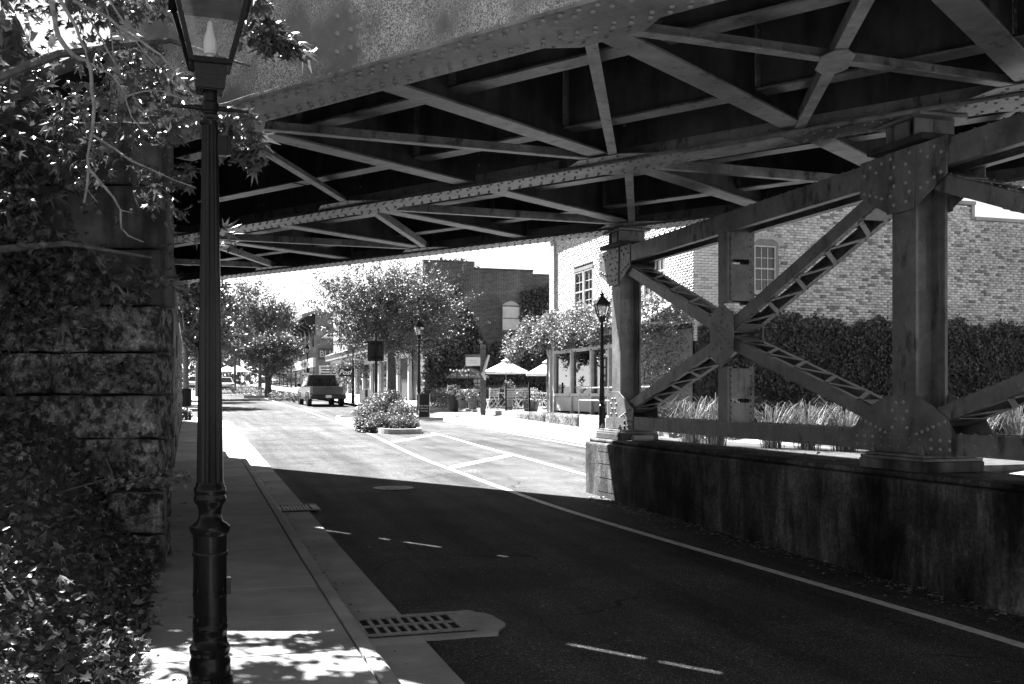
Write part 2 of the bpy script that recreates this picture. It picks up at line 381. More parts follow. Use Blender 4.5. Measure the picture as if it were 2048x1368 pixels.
# ================================================================== SETTING: ground, road, pavements
def sheet(name, ss, tl, tr, dz, m, cols=6, kind='structure', parent=None):
    V = []; F = []
    for s in ss:
        a, b = tl(s), tr(s)
        for j in range(cols + 1): V.append(SG(s, a + (b - a) * j / cols, dz))
    c = cols + 1
    for i in range(len(ss) - 1):
        for j in range(cols): F.append((i * c + j, i * c + j + 1, (i + 1) * c + j + 1, (i + 1) * c + j))
    return np_mesh(name, V, F, m, parent, kind)
def lerp(pts):
    def f(s):
        if s <= pts[0][0]: return pts[0][1]
        for (a, x), (b, y) in zip(pts, pts[1:]):
            if s <= b:
                k = (s - a) / (b - a); k = k * k * (3 - 2 * k); return x + (y - x) * k
        return pts[-1][1]
    return f
def ribbon(mb, f, s0, s1, wd, dz, step=.6):
    n = max(2, int((s1 - s0) / step)); ss = [s0 + (s1 - s0) * i / n for i in range(n + 1)]
    vs = []
    for s in ss: vs += [SG(s, f(s) - wd / 2, dz), SG(s, f(s) + wd / 2, dz)]
    mb.add(vs, [(2 * i, 2 * i + 1, 2 * i + 3, 2 * i + 2) for i in range(n)])
grid = [-60, -20, -8] + [x for x in range(-4, 60, 2)] + [60, 70, 80, 100, 120, 140, 160, 180, 200, 240, 400, 900]
sheet('ground', grid, lambda s: -400, lambda s: 400, -.05, 'ground', 8)
t_right = lerp([(42, 10.5), (45.5, 8.9), (58, 8.9), (61, 9.6)])
t_left = lerp([(41, 1.45), (46, -.3)])
rg = [-30, -15, -8] + [x * 1.0 for x in range(-4, 64)] + [66, 70, 76, 84, 100, 120, 140, 160, 180, 200, 240]
sheet('road', rg, lambda s: 1.2 if s < 41 else (1.2 if s > 56 else -3.0 + max(0, (44 - s)) * 1.4), lambda s: t_right(s) + .02, 0.0, 'asphalt', 10)
mb = MB(); mb.add([SG(s, t, -.004) for s, t in ((43.5, -40), (56, -40), (56, 1.3), (43.5, 1.3))], [(0, 3, 2, 1)])
o = mb.build('side_street', 'asphalt'); o['kind'] = 'structure'
# painted lines
lineL = lerp([(-10, 5.9), (5.7, 5.5), (15.5, 5.04), (21, 5.05), (36, 5.62), (54, 5.86), (160, 5.9)])
lineR = lerp([(8, 7.3), (18, 7.3), (24, 7.45), (33.5, 7.72)])
mk = empty('road_marking', SG(15, 5.0), 'white painted lines and bars of the hatched median on the asphalt', 'road marking')
m1 = MB(); ribbon(m1, lineL, -6, 120, .115, .005); m1.build('centre_line', 'paint', mk)
m1 = MB(); ribbon(m1, lineR, 10, 33.6, .115, .005); m1.build('edge_line', 'paint', mk)
for a, b in (((20.6, 5.1), (23.7, 7.42)), ((28.8, 5.34), (32.6, 7.62))):
    m1 = MB(); u = (Vector((b[0] - a[0], b[1] - a[1], 0))).normalized() * .0
    m1.add([SG(a[0] - .22, a[1], .006), SG(b[0] - .22, b[1], .006), SG(b[0] + .22, b[1], .006), SG(a[0] + .22, a[1], .006)], [(0, 1, 2, 3)]); m1.build('hatch_bar', 'paint', mk)
m1 = MB(); ribbon(m1, lambda s: 10.22, 12, 42, .10, .005); m1.build('edge_line', 'paint', mk)
# left pavement: slabs, kerb, gutter
sw = MB(); sw.prism([SG(-6, -.34, .06), SG(-6, 1.02, .06), SG(43, 1.02, .06), SG(43, -.34, .06)], Z * -.4)
swo = sheet('sidewalk', [x for x in range(-6, 44)], lambda s: -.34, lambda s: 1.03, .10, 'joint', 1)
s = -5.2; i = 0
while s < 42.5:
    ln = 1.06 if s < 12 else 1.5
    k = MB(); dz = .138 + random.uniform(0, .006); a, b = s + .009, s + ln - .009
    k.prism([SG(a, -.33, dz), SG(a, 1.0, dz), SG(b, 1.0, dz), SG(b, -.33, dz)], Z * -.12).build('slab', 'walk', swo, bevel=.006)
    s += ln
kb = sheet('kerb', [x for x in range(-6, 43)], lambda s: 1.015, lambda s: 1.125, .07, 'joint', 1)
s = -6.0
while s < 42:
    k = MB(); a, b = s + .004, s + 3.05 - .004
    pr = [SG(a, 1.012, -.1), SG(a, 1.012, .146), SG(a, 1.10, .146), SG(a, 1.128, .12), SG(a, 1.15, -.1)]
    k.prism(pr, SG(b, 0) - SG(a, 0)).build('kerb_stone', 'concrete', kb, bevel=.008); s += 3.05
gu = sheet('gutter', [x for x in range(-6, 43)], lambda s: 1.14, lambda s: 1.55, .006, 'joint', 1)
s = -6.0
while s < 41.5:
    a, b = s + .005, s + 3.05 - .005; k = MB()
    cut = [(6.95, 8.05), (14.3, 15.1)]
    segs = [(a, b)]
    for c0, c1 in cut:
        ns = []
        for x, y in segs:
            if c1 <= x or c0 >= y: ns.append((x, y))
            else:
                if x < c0: ns.append((x, c0))
                if y > c1: ns.append((c1, y))
        segs = ns
    for x, y in segs:
        k = MB(); k.prism([SG(x, 1.135, -.0 + .02), SG(x, 1.56, .022), SG(y, 1.56, .022), SG(y, 1.135, .02)], Z * -.1).build('gutter_panel', 'concrete', gu, bevel=.004)
    s += 3.05
# corner apron where the gutter turns into the side street
k = MB(); arc = [SG(42.5 + 4 * math.sin(R(a)), 1.56 - 4.2 * (1 - math.cos(R(a))), .024) for a in range(0, 91, 10)]
inn = [SG(42.5 + 3.55 * math.sin(R(a)), 1.13 - 3.8 * (1 - math.cos(R(a))), .024) for a in range(90, -1, -10)]
k.prism(arc + inn, Z * -.1).build('gutter_return', 'concrete', gu)
k = MB(); inn2 = [SG(42.4 + 3.5 * math.sin(R(a)), 1.1 - 3.78 * (1 - math.cos(R(a))), .146) for a in range(0, 91, 10)]
o = k.prism([SG(42.4, -6, .146)] + inn2[::1] + [SG(45.9, -6, .146)], Z * -.2).build('corner_sidewalk', 'walk'); o['kind'] = 'structure'
k = MB(); o = k.prism([SG(56, -8, .14), SG(56, 1.1, .14), SG(120, 1.1, .14), SG(120, -8, .14)], Z * -.3).build('far_sidewalk', 'walk'); o['kind'] = 'structure'
# right pavement with kerb
def zr(s, t): return .15 + max(0, min(2.4, t - 10.6)) * .11
V = []; F = []; ss = [x * 1.0 for x in range(-20, 64)] + [70, 80, 100, 140, 200]; cc = 6
for s_ in ss:
    a = t_right(s_) + .16; b = 13.05
    for j in range(cc + 1):
        t = a + (b - a) * j / cc; V.append(SG(s_, t, zr(s_, t)))
for i in range(len(ss) - 1):
    for j in range(cc): F.append((i * (cc + 1) + j, i * (cc + 1) + j + 1, (i + 1) * (cc + 1) + j + 1, (i + 1) * (cc + 1) + j))
far_walk = np_mesh('right_sidewalk', V, F, 'walk', None, 'structure')
kr = sheet('right_kerb', [x for x in range(-6, 43)], lambda s: 10.5, lambda s: 10.62, -.02, 'joint', 1)
s = -6.0
while s < 60.5:
    ln = 3.05 if s < 40 else .75
    a, b = s + .008, s + ln - .008; k = MB(); ta, tb = t_right(a), t_right(b)
    A = [SG(a, ta, -.1), SG(a, ta + .03, .12), SG(a, ta + .06, .155), SG(a, ta + .19, .16), SG(a, ta + .19, -.1)]
    Bq = [SG(b, tb, -.1), SG(b, tb + .03, .12), SG(b, tb + .06, .155), SG(b, tb + .19, .16), SG(b, tb + .19, -.1)]
    n = 5; k.add(A + Bq, [tuple(range(n)), tuple(range(2 * n - 1, n - 1, -1))] + [(i, i + n, (i + 1) % n + n, (i + 1) % n) for i in range(n)])
    k.build('kerb_stone', 'concrete', kr, bevel=.01); s += ln

# ================================================================== storm drains, manhole
def drain(s0, t0, t1, hs, label, apron):
    c = SG(s0, t0, .02); e = empty('storm_drain', c, label, 'drain', 'iron gutter drains')
    if apron:
        pts = []; hw = hs + .12
        for i in range(12): pts.append((s0 - hw + random.uniform(-.012, .012), t0 - .02 + (t1 + .02 - t0) * i / 11))
        for i in range(1, 14):
            a = -90 + 180 * i / 14; pts.append((s0 + hw * math.sin(R(a)) + random.uniform(-.025, .025), t1 + .02 + .24 * math.cos(R(a)) ** .8 + random.uniform(-.03, .03)))
        for i in range(12): pts.append((s0 + hw + random.uniform(-.012, .012), t1 + .02 - (t1 + .02 - t0) * i / 11))
        k = MB(); k.prism([SG(p[0], p[1], .016) for p in pts], Z * -.08).build('concrete_apron', 'concrete', e)
        k = MB(); k.prism([SG(s0 + hs + .02, t0 - .01, .02), SG(s0 + .55, t0 - .01, .02), SG(s0 + .55, 1.56, .02), SG(s0 + hs + .02, 1.56, .02)], Z * -.08).build('concrete_apron', 'concrete', e)
        k = MB(); k.prism([SG(s0 - hs - .02, t0 - .01, .02), SG(s0 - .55, t0 - .01, .02), SG(s0 - .55, 1.56, .02), SG(s0 - hs - .02, 1.56, .02)], Z * -.08).build('concrete_apron', 'concrete', e)
    k = MB(); k.box(SG(s0, (t0 + t1) / 2, .023), Rt * ((t1 - t0) / 2 - .02), U * (hs - .02), Z * .003).build('pit_dark_plate', 'pit_dark_plate', e)  # flat black plate, its colour stands in for the darkness of the hole
    f = MB(); h = .006; cz = .033
    for sg in (-1, 1): f.box(SG(s0 + sg * (hs - .025), (t0 + t1) / 2, cz), Rt * (t1 - t0) / 2, U * .025, Z * h)
    f.box(SG(s0, (t0 + t1) / 2, cz - .001), Rt * ((t1 - t0) / 2 - .01), U * .02, Z * h)
    for tt in (t0 + .025, t1 - .05): f.box(SG(s0, tt, cz - .0005), Rt * (.025 if tt < t0 + .1 else .05), U * (hs - .05), Z * h)
    f.build('grate_frame', 'iron', e)
    nb = 9
    for i in range(1, nb):
        tt = t0 + .05 + (t1 - t0 - .15) * i / nb
        MB().box(SG(s0, tt, cz - .002), Rt * .014, U * (hs - .05), Z * h).build('bar', 'iron', e)
drain(7.47, 1.15, 1.98, .29, 'large iron gutter grate set in a ragged concrete apron', True)
drain(14.7, 1.15, 1.72, .33, 'smaller iron grate further along the gutter under the bridge', False)
c = SG(17.1, 3.26, .0); mh = empty('manhole_cover', c, 'round cast iron manhole cover in the lane at the edge of shade', 'manhole')
MB().lathe([(.002, .34), (.012, .34), (.012, .30)], c, 28).build('rim', 'iron', mh)
mm = MB(); mm.lathe([(.0, .295), (.010, .295), (.010, .2)], c, 28)
mm.build('lid', 'steel_dark', mh)
mm = MB()
for i in range(-3, 4):
    for j in range(-3, 4):
        if i * i + j * j < 9.5: mm.box(c + Rt * i * .075 + U * j * .075 + Z * .014, Rt * .024, U * .024, Z * .006)
mm.build('tread', 'iron', mh)

# ================================================================== concrete plinth and steel pier
ZT = 1.03; TC = 6.66; COLS = (15.12, 8.2, 1.28)
pl = empty('concrete_plinth', S(6, TC), 'long stained concrete plinth under the riveted steel pier', 'plinth')
k = MB(); poly = [(-5.5, 6.2), (15.75, 6.2), (16.15, 6.45), (16.15, 6.9), (15.75, 7.14), (-5.5, 7.14)]
rows = 7
for s0, s1 in ((-5.5, 16.15),):
    k.prism([S(a, b, -.05) for a, b in poly], Z * (ZT + .05 - .06))
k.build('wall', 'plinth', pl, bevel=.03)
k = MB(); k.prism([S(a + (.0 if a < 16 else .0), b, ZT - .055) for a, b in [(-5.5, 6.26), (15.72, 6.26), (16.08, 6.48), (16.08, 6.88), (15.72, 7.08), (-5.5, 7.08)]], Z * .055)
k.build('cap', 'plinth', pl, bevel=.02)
for i, zz in enumerate((.22, .44, .66, .85)):
    MB().box(S(4.9, 6.199, zz), U * 10.3, Rt * .003, Z * .003).build('board_mark', 'plinth', pl)

pier = empty('steel_pier', S(8.2, TC, ZT), 'riveted steel pier of columns and laced cross bracing carrying the bridge', 'bridge pier')
TN, TF = TC - .19, TC + .19          # near and far bracing planes
RIV = MB().dome((0, 0, 0), (0, 0, 1), 1.0, 8)
def rivet_mesh(mname):
    me = bpy.data.meshes.new('rivet'); me.from_pydata(RIV.v, [], RIV.f); me.materials.append(M[mname]); me.polygons.foreach_set('use_smooth', [True] * len(me.polygons)); return me
RIVM = rivet_mesh('rivet')
def rivet(p, nrm, r, parent, me=None):
    o = bpy.data.objects.new('rivet', me or RIVM); col.objects.link(o); o.parent = parent
    o.location = Vector(p) - wpos(parent); o.rotation_euler = Vector(nrm).to_track_quat('Z', 'Y').to_euler(); o.scale = (r, r, r); return o
for ci, sc_ in enumerate(COLS):
    # pedestal, base plate
    MB().box(S(sc_, TC, ZT + .05), U * .47, Rt * .34, Z * .05).build('pedestal', 'smooth_stone', pier, bevel=.012)
    k = MB(); k.box(S(sc_, TC, ZT + .115), U * .46, Rt * .33, Z * .014); k.box(S(sc_, TC, ZT + .145), U * .42, Rt * .30, Z * .014)
    k.build('base_plate', 'steel', pier, bevel=.004)
    for a in (-.36, .36):
        for b in (-.27, .27):
            k = MB(); k.lathe([(0, .03), (.045, .03), (.045, .015), (.075, .015)], S(sc_ + a, TC + b, ZT + .16), 6); k.build('anchor_nut', 'steel', pier)
    # H section
    z0, z1 = ZT + .16, 4.09
    cb = MB()
    cb.box(S(sc_, TC - .165, (z0 + z1) / 2), U * .17, Rt * .016, Z * (z1 - z0) / 2)
    colo = cb.build('column', 'steel', pier, bevel=.003)
    MB().box(S(sc_, TC + .165, (z0 + z1) / 2), U * .17, Rt * .016, Z * (z1 - z0) / 2).build('flange', 'steel', colo, bevel=.003)
    MB().box(S(sc_, TC, (z0 + z1) / 2), U * .009, Rt * .158, Z * (z1 - z0) / 2).build('web', 'steel', colo)
    # flange angles
    k = MB()
    for sg in (-1, 1):
        for b in (-.139, .139): k.box(S(sc_ + sg * .06, TC + b, (z0 + z1) / 2), U * .05, Rt * .009, Z * ((z1 - z0) / 2 - .01))
    k.build('flange_angle', 'steel', colo)
    k = MB(); k.box(S(sc_ - .035, TC - .035, 3.0), U * .006, Rt * .075, Z * .27); splice = k.build('splice_plate', 'steel', colo)
    for i in range(4): rivet(S(sc_ - .041, TC - .04, 2.8 + i * .13), -U, .016, splice)
    # bottom gussets (near and far plane), with rivets
    prof = [(-.74, ZT + .16), (.74, ZT + .16), (.74, ZT + .34), (.62, ZT + .50), (.42, ZT + .62), (.20, ZT + .71), (-.20, ZT + .71), (-.42, ZT + .62), (-.62, ZT + .50), (-.74, ZT + .34)]
    if ci == 0: prof = [(-.72, ZT + .16), (.26, ZT + .16), (.19, ZT + .76), (-.17, ZT + .76), (-.72, ZT + .50)]
    for tt, sg in ((TN - .012, -1), (TF + .012, 1)):
        g = MB().prism([S(sc_ + a, tt, z) for a, z in prof], Rt * .014 * sg).build('base_gusset', 'steel', pier, bevel=.003)
        if sg < 0:
            f = tt - .014; pts = []
            for z in (.22, .30): pts += [(x, ZT + z) for x in ((-.66, -.54, -.42, -.28, -.14, .02, .14, .28, .42, .54, .66) if ci else (-.66, -.54, -.42, -.28, -.14, .02, .14))]
            for i in range(4): pts += [(-.09 + (.05 if i % 2 else 0), ZT + .40 + i * .08), (.12 - (.05 if i % 2 else 0), ZT + .40 + i * .08)]
            for i in range(6):
                if ci: pts.append((.60 - i * .075, ZT + .47 - i * .025))
                pts.append((-.60 + i * .075, ZT + .47 - i * .025))
            for a, z in pts:
                rivet(S(sc_ + a, f, z), -Rt, .021, g)
            MB().box(S(sc_ - .05, f - .006, ZT + .255), U * .36, Rt * .007, Z * .085).build('shoe_angle', 'steel', g)
    # top gussets
    tp = [(-.20, 3.50), (.20, 3.50), (.62, 3.72), (.62, 4.07), (-.62, 4.07), (-.62, 3.72)]
    for tt, sg in ((TN - .012, -1), (TF + .012, 1)):
        g = MB().prism([S(sc_ + a, tt, z) for a, z in tp], Rt * .014 * sg).build('top_gusset', 'steel', pier, bevel=.003)
        k = MB().prism([S(sc_ + a, tt - .016 * (1 if sg < 0 else -1), z) for a, z in [(-.19, 3.48), (.19, 3.48), (.21, 4.07), (-.21, 4.07)]], Rt * .012 * sg); cv = k.build('cover_plate', 'steel', g, bevel=.002)
        if sg < 0:
            f = tt - .014
            for i in range(6):
                zz = 3.56 + i * .09
                for a in ((-.14, .13) if i % 2 else (-.09, .08)): rivet(S(sc_ + a, f - .014, zz), -Rt, .02, g)
            for sgn in (-1, 1):
                for i in range(4): rivet(S(sc_ + sgn * (.28 + i * .09), f, 4.0 - (i % 2) * .07), -Rt, .02, g)
                for i in range(4): rivet(S(sc_ + sgn * (.28 + i * .09), f, 3.66 + i * .03), -Rt, .02, g)
    # bearing plate, pedestal, sole plate
    MB().box(S(sc_, TC, 4.115), U * .40, Rt * .30, Z * .03).build('bearing_plate', 'steel_dark', pier, bevel=.006)
    k = MB()
    for a in (-.2, .2): k.box(S(sc_ + a, TC, 4.235), U * .012, Rt * .22, Z * .09)
    k.box(S(sc_, TC, 4.235), U * .185, Rt * .012, Z * .09)
    for b in (-.2, .2): k.box(S(sc_, TC + b, 4.235), U * .1, Rt * .01, Z * .088)
    k.build('bearing_pedestal', 'steel', pier)
    MB().box(S(sc_, TC, 4.340), U * .34, Rt * .27, Z * .0145).build('sole_plate', 'steel', pier, bevel=.003)
def strut(s0, s1, za, zb, name, hz):
    for tt in (TN, TF):
        sg = -1 if tt < TC else 1
        k = MB(); A = S(s0, tt + sg * .01, za); Bq = S(s1, tt + sg * .01, zb)
        k.beam(A, Bq, Rt * .007, Z * hz)
        for e in (-1, 1): k.beam(A + Z * e * (hz - .006) - Rt * sg * .045, Bq + Z * e * (hz - .006) - Rt * sg * .045, Rt * .04, Z * .0055)
        st = k.build(name, 'steel', pier)
    return st
def laced(p0, p1, hw, name):
    # two rails (near and far plane) with zigzag lacing bars between them
    ax = (p1 - p0).normalized(); up = ax.cross(Rt).normalized(); L = (p1 - p0).length
    first = None
    for tt, sg in ((-.175, -1), (.175, 1)):
        k = MB(); a = p0 + Rt * tt; b = p1 + Rt * tt
        k.beam(a, b, Rt * .007, up * hw)
        for e in (-1, 1): k.beam(a - Rt * sg * .03 + up * e * (hw - .006), b - Rt * sg * .03 + up * e * (hw - .006), Rt * .028, up * .0055)
        o = k.build(name, 'steel', pier); first = first or o
    n = int(L / .30)
    for e in (-1, 1):
        for i in range(n):
            a = p0 + ax * (L * (i + .08) / n) + up * e * (hw + .006); b = p0 + ax * (L * (i + .92) / n) + up * e * (hw + .006)
            w_ = .12 if i % 2 else -.12
            if i in (0, n - 1):
                MB().beam(a, b, Rt * .16, up * .004).build('batten_plate', 'steel', first)
            else:
                d = (b + Rt * w_ - a + Rt * w_).normalized(); MB().beam(a - Rt * w_ * 1.2, b + Rt * w_ * 1.2, d.cross(up) * .026, up * .005).build('lacing_bar', 'steel', first)
    k = MB()
    for i in range(n * 3):
        for tt in (-.15, .15): k.dome(p0 + ax * (L * (i + .5) / (n * 3)) + Rt * tt + up * (hw + .01), up, .014, 6)
    k.build('rivets', 'steel', first)['kind'] = 'stuff'
zc = 2.50
for sa, sb in ((COLS[0], COLS[1]), (COLS[1], COLS[2]), (COLS[2], COLS[2] - 6.9)):
    strut(sa - .5, sb + .5, 3.92, 3.92, 'top_strut', .12)
    strut(sa - .5, sb + .5, ZT + .27, ZT + .27, 'bottom_strut', .095)
    k = MB(); n = 34
    for i in range(n):
        for tt in (TN, TF): k.dome(S(sa - .6 + (sb - sa + 1.2) * i / n, tt, 4.045), Z, .016, 6); k.dome(S(sa - .6 + (sb - sa + 1.2) * i / n, tt, ZT + .366), Z, .016, 6)
    k.build('rivets', 'steel', pier)['kind'] = 'stuff'
    sm = (sa + sb) / 2
    for (s0, zz0), (s1, zz1) in (((sa - .42, 3.70), (sm + .12, zc + .09)), ((sb + .42, 3.70), (sm - .12, zc + .09)), ((sa - .42, ZT + .50), (sm + .12, zc - .09)), ((sb + .42, ZT + .50), (sm - .12, zc - .09))):
        laced(S(s0, TC, zz0), S(s1, TC, zz1), .075, 'diagonal_rail')
    hx = [(-.30, -.24), (0, -.42), (.30, -.24), (.30, .24), (0, .42), (-.30, .24)]
    for tt, sg in ((TN - .012, -1), (TF + .012, 1)):
        g = MB().prism([S(sm + a, tt, zc + b) for a, b in hx], Rt * .014 * sg).build('centre_gusset', 'steel', pier, bevel=.003)
        if sg < 0 and sa == COLS[0]:
            for i in range(-4, 5): rivet(S(sm + .0, tt - .014, zc + i * .085), -Rt, .018, g)
            for i in range(-3, 4):
                if i:
                    rivet(S(sm + i * .08, tt - .014, zc + i * .055), -Rt, .018, g); rivet(S(sm + i * .08, tt - .014, zc - i * .055), -Rt, .018, g)
    for z0, z1 in ((ZT + .2, zc - .40), (zc + .40, 3.95)):
        for tt in (TN + .005, TF - .005):
            k = MB(); k.box(S(sm, tt, (z0 + z1) / 2), U * .12, Rt * .007, Z * (z1 - z0) / 2)
            sg = 1 if tt < TC else -1
            for e in (-1, 1): k.box(S(sm + e * .113, tt + sg * .035, (z0 + z1) / 2), U * .006, Rt * .03, Z * (z1 - z0) / 2)
            k.build('hanger_rail', 'steel', pier)
        n = 2; hh = (z1 - z0) / n
        for i in range(n):
            zz = z0 + hh * (i + .5)
            pass
            for e in (-1, 1): MB().box(S(sm + e * .125, TC, zz), U * .005, Rt * .155, Z * hh * .44).build('batten_plate', 'steel', pier)
        k = MB()
        for i in range(11):
            for b in (-.14, .14): k.dome(S(sm - .131, TC + b, z0 + (z1 - z0) * (i + .5) / 11), -U, .016, 6)
        k.build('rivets', 'steel', pier)['kind'] = 'stuff'
# stub pipe lying on the plinth
k = MB(); k.tube([S(14.35, 6.42, ZT + .05), S(14.35, 6.75, ZT + .05)], .048, 14); props(k.build('pipe_stub', 'concrete', None, smooth=True), 'short stub of pale pipe lying on the plinth by the column foot', 'pipe')

# ================================================================== railway bridge
ZB = 4.36; bridge = empty('railway_bridge', B(6, 10, ZB), 'riveted steel plate girder railway bridge crossing over the street', 'bridge')
FBQ = [2.0 + 2.2 * i for i in range(-6, 10)]
GIR = [(5.93, .265, -16.0, 10.3), (10.0, .225, -11.0, 16.3), (13.9, .205, -5.6, 22.2)]
TOP = ZB + 2.05
for gi, (n0, fw, qa, qb) in enumerate(GIR):
    qm = (qa + qb) / 2; hl = (qb - qa) / 2
    g = MB().box(B(qm, n0, (ZB + TOP) / 2), D * hl, N * .009, Z * ((TOP - ZB) / 2 - .03)).build('girder', 'web' if gi == 0 else 'web_shade', bridge)
    k = MB(); k.box(B(qm, n0, ZB + .015), D * hl, N * fw, Z * .014); 
    if gi: k.box(B(qm, n0, ZB + .036), D * (hl - .4), N * (fw - .02), Z * .0065)
    k.build('bottom_flange', 'steel', g, bevel=.003)
    MB().box(B(qm, n0, TOP - .015), D * hl, N * fw, Z * .014).build('top_flange', 'steel', g)
    k = MB()
    for e in (-1, 1):
        k.box(B(qm, n0 + e * .018, ZB + .125), D * hl, N * .0085, Z * .08); k.box(B(qm, n0 + e * .10, ZB + .05), D * hl, N * .075, Z * .0065)
        k.box(B(qm, n0 + e * .018, TOP - .125), D * hl, N * .0085, Z * .08)
    k.build('flange_angle', 'web' if gi == 0 else 'steel', g)
    # stiffeners on the inner side, splice plates with rivet columns
    for q in FBQ:
        if qa < q < qb:
            k = MB(); e = -1 if gi == 2 else 1
            k.box(B(q + .06, n0 + e * .07, (ZB + TOP) / 2), D * .006, N * .055, Z * ((TOP - ZB) / 2 - .22)); k.box(B(q + .03, n0 + e * .017, (ZB + TOP) / 2), D * .06, N * .007, Z * ((TOP - ZB) / 2 - .22))
            k.build('stiffener', 'steel', g)
    # rivets
    small = MB(); r = .021 if gi == 0 else .019
    q = qa + .1; i = 0
    while q < qb - .1:
        vis = gi == 0 and -2.5 < q < 9.2
        for e in (-1, 1):
            for off in ((.13, .21) if gi == 0 else (.11, .18)):
                dq = .06 if off > .15 else 0
                if off < fw - .02:
                    p = B(q + dq, n0 + e * off, ZB + .001)
                    if vis and q > -1.2: rivet(p, -Z, r, g)
                    else: small.dome(p, -Z, r, 6)
        for e in ((-1,) if gi == 0 else (-1, 1)):
            p = B(q, n0 + e * .027, ZB + .13)
            if vis: rivet(p, N * e, r * 1.3, g)
            else: small.dome(p, N * e, r, 6)
        q += .155 if gi == 0 else .17; i += 1
    for q in FBQ:
        if not (qa < q < qb): continue
        for e in ((-1,) if gi == 0 else (-1, 1)):
            for dq in ((-.14, 0, .09, .26) if gi == 0 else (-.05, .06)):
                zz = ZB + .32
                while zz < TOP - .2:
                    p = B(q + dq, n0 + e * .0095, zz)
                    if gi == 0 and (4 < q < 9.5) and zz < ZB + 1.6: rivet(p, N * e, r * 1.35, g)
                    else: small.dome(p, N * e, r, 6)
                    zz += .155
    small.build('rivets', 'steel', g)['kind'] = 'stuff'
def qlim(n): return (.83 * n + .05) / .5578
# floor beams and stringers
def ibeam(p, q, side, z0, z1, fwid, name, m='steel', parent=bridge, tf=.012):
    k = MB(); p = Vector((p.x, p.y, 0)); q = Vector((q.x, q.y, 0))
    k.beam(p + Z * (z0 + tf), q + Z * (z0 + tf), side * fwid, Z * tf); k.beam(p + Z * (z1 - tf), q + Z * (z1 - tf), side * fwid, Z * tf)
    o = k.build(name, m, parent, bevel=.003)
    MB().beam(p + Z * (z0 + z1) / 2, q + Z * (z0 + z1) / 2, side * .007, Z * ((z1 - z0) / 2 - 2 * tf)).build('web', 'web_shade', o)
    return o
for (na, nb, e0, e1) in ((5.93, 10.0, .03, .03), (10.0, 13.9, .03, .03)):
    fbs = [q for q in FBQ if q < min(qlim((na + nb) / 2), 22) and q > -9]
    for q in fbs:
        if q > qlim(na) - .2 and q > qlim(na) + .4 * (nb - na): continue
        fb = ibeam(B(q, na + e0, 0), B(q, nb - e1, 0), D, ZB + .055, ZB + 1.05, .125, 'floor_beam')
        for nn in (na + 1.2, na + 3.0):     # stringer end connection angles
            k = MB()
            for e in (-1, 1):
                k.box(B(q + e * .016, nn, ZB + .55), D * .007, N * .09, Z * .3)
                for i in range(5):
                    for b in (-.06, .06): k.dome(B(q + e * .024, nn + b, ZB + .33 + i * .11), D * e, .018, 6)
            k.build('connection_angle', 'steel', fb)
    for nn in (na + 1.2, na + 3.0):
        for q0, q1 in zip(FBQ, FBQ[1:]):
            if q0 < -9 or q1 > qlim(nn) + 1: continue
            ibeam(B(q0 + .03, nn, 0), B(q1 - .03, nn, 0), N, ZB + .20, ZB + .98, .11, 'stringer', tf=.011)
# lateral bracing in the plane of the bottom flanges
def lateral(a, b, first=True):
    pa, pb = B(a[0], a[1], ZB + .045), B(b[0], b[1], ZB + .045); ax = (pb - pa).normalized(); sd = ax.cross(Z)
    k = MB(); k.beam(pa + ax * .1, pb - ax * .1, sd * .05, Z * .0055); k.beam(pa + ax * .1 + Z * .055 - sd * .045, pb - ax * .1 + Z * .055 - sd * .045, sd * .0055, Z * .05)
    lt = k.build('lateral_brace', 'rail_edge', bridge)
    return lt
nodes = []
for i in range(-4, 9):
    q = 2.0 + 2.2 * i
    if i % 2 == 0: nodes.append(q)
G1n, G2n, G3n = 6.12, 9.85, 13.75
for i in range(-5, 5):
    q = 4.2 + 4.4 * i
    if q < qlim(6) and q > -9:
        lateral((q, G1n), (q + 2.2, G2n)); 
        lateral((q, G1n), (q - 2.2, G2n))
lateral((2.0, G1n), (4.2, G2n))
for i in range(-4, 6):
    q = 8.6 + 4.4 * i
    if q < qlim(14) and q > -6:
        lateral((q, G3n), (q + 2.2, G2n + .3)); lateral((q, G3n), (q - 2.2, G2n + .3))
mid = B(3.1, (G1n + G2n) / 2, ZB + .028); ax = (B(4.2, G2n, 0) - B(2.0, G1n, 0)).normalized(); sd = ax.cross(Z)
MB().prism([mid + ax * a + sd * b for a, b in [(-.30, -.05), (-.17, -.13), (.17, -.13), (.30, -.05), (.30, .05), (.17, .13), (-.17, .13), (-.30, .05)]], Z * .01).build('crossing_plate', 'rail_edge', bridge, bevel=.003)
# gusset plates at the lateral nodes
def node_plate(q, n, sgn, nm):
    k = MB().prism([B(q + a, n + b * sgn, ZB + .032) for a, b in [(-.62, 0), (-.28, .24), (.28, .24), (.62, 0)]], Z * .008); o = k.build('gusset_plate', 'steel', bridge)
    r_ = MB()
    for a in (-.42, -.26, -.1, .1, .26, .42): r_.dome(B(q + a, n + .08 * sgn, ZB + .031), -Z, .018, 6)
    for a in (-.2, 0, .2): r_.dome(B(q + a, n + .17 * sgn, ZB + .031), -Z, .018, 6)
    r_.build('rivets', 'steel', o)['kind'] = 'stuff'
for i in range(-3, 5):
    if 4.2 + 4.4 * i < 10: node_plate(4.2 + 4.4 * i, 6.19, 1, '')
    if 2.0 + 4.4 * i < 16: node_plate(2.0 + 4.4 * i, 9.78, -1, ''); node_plate(2.0 + 4.4 * i, 10.22, 1, '')
    if 4.2 + 4.4 * i < 22: node_plate(4.2 + 4.4 * i, 13.70, -1, '')
# cover (splice) plates under girder 2
for q in (1.6, 4.9): MB().box(B(q, 10.0, ZB - .006), D * .55, N * .2, Z * .006).build('splice_plate', 'rail_edge', bridge)
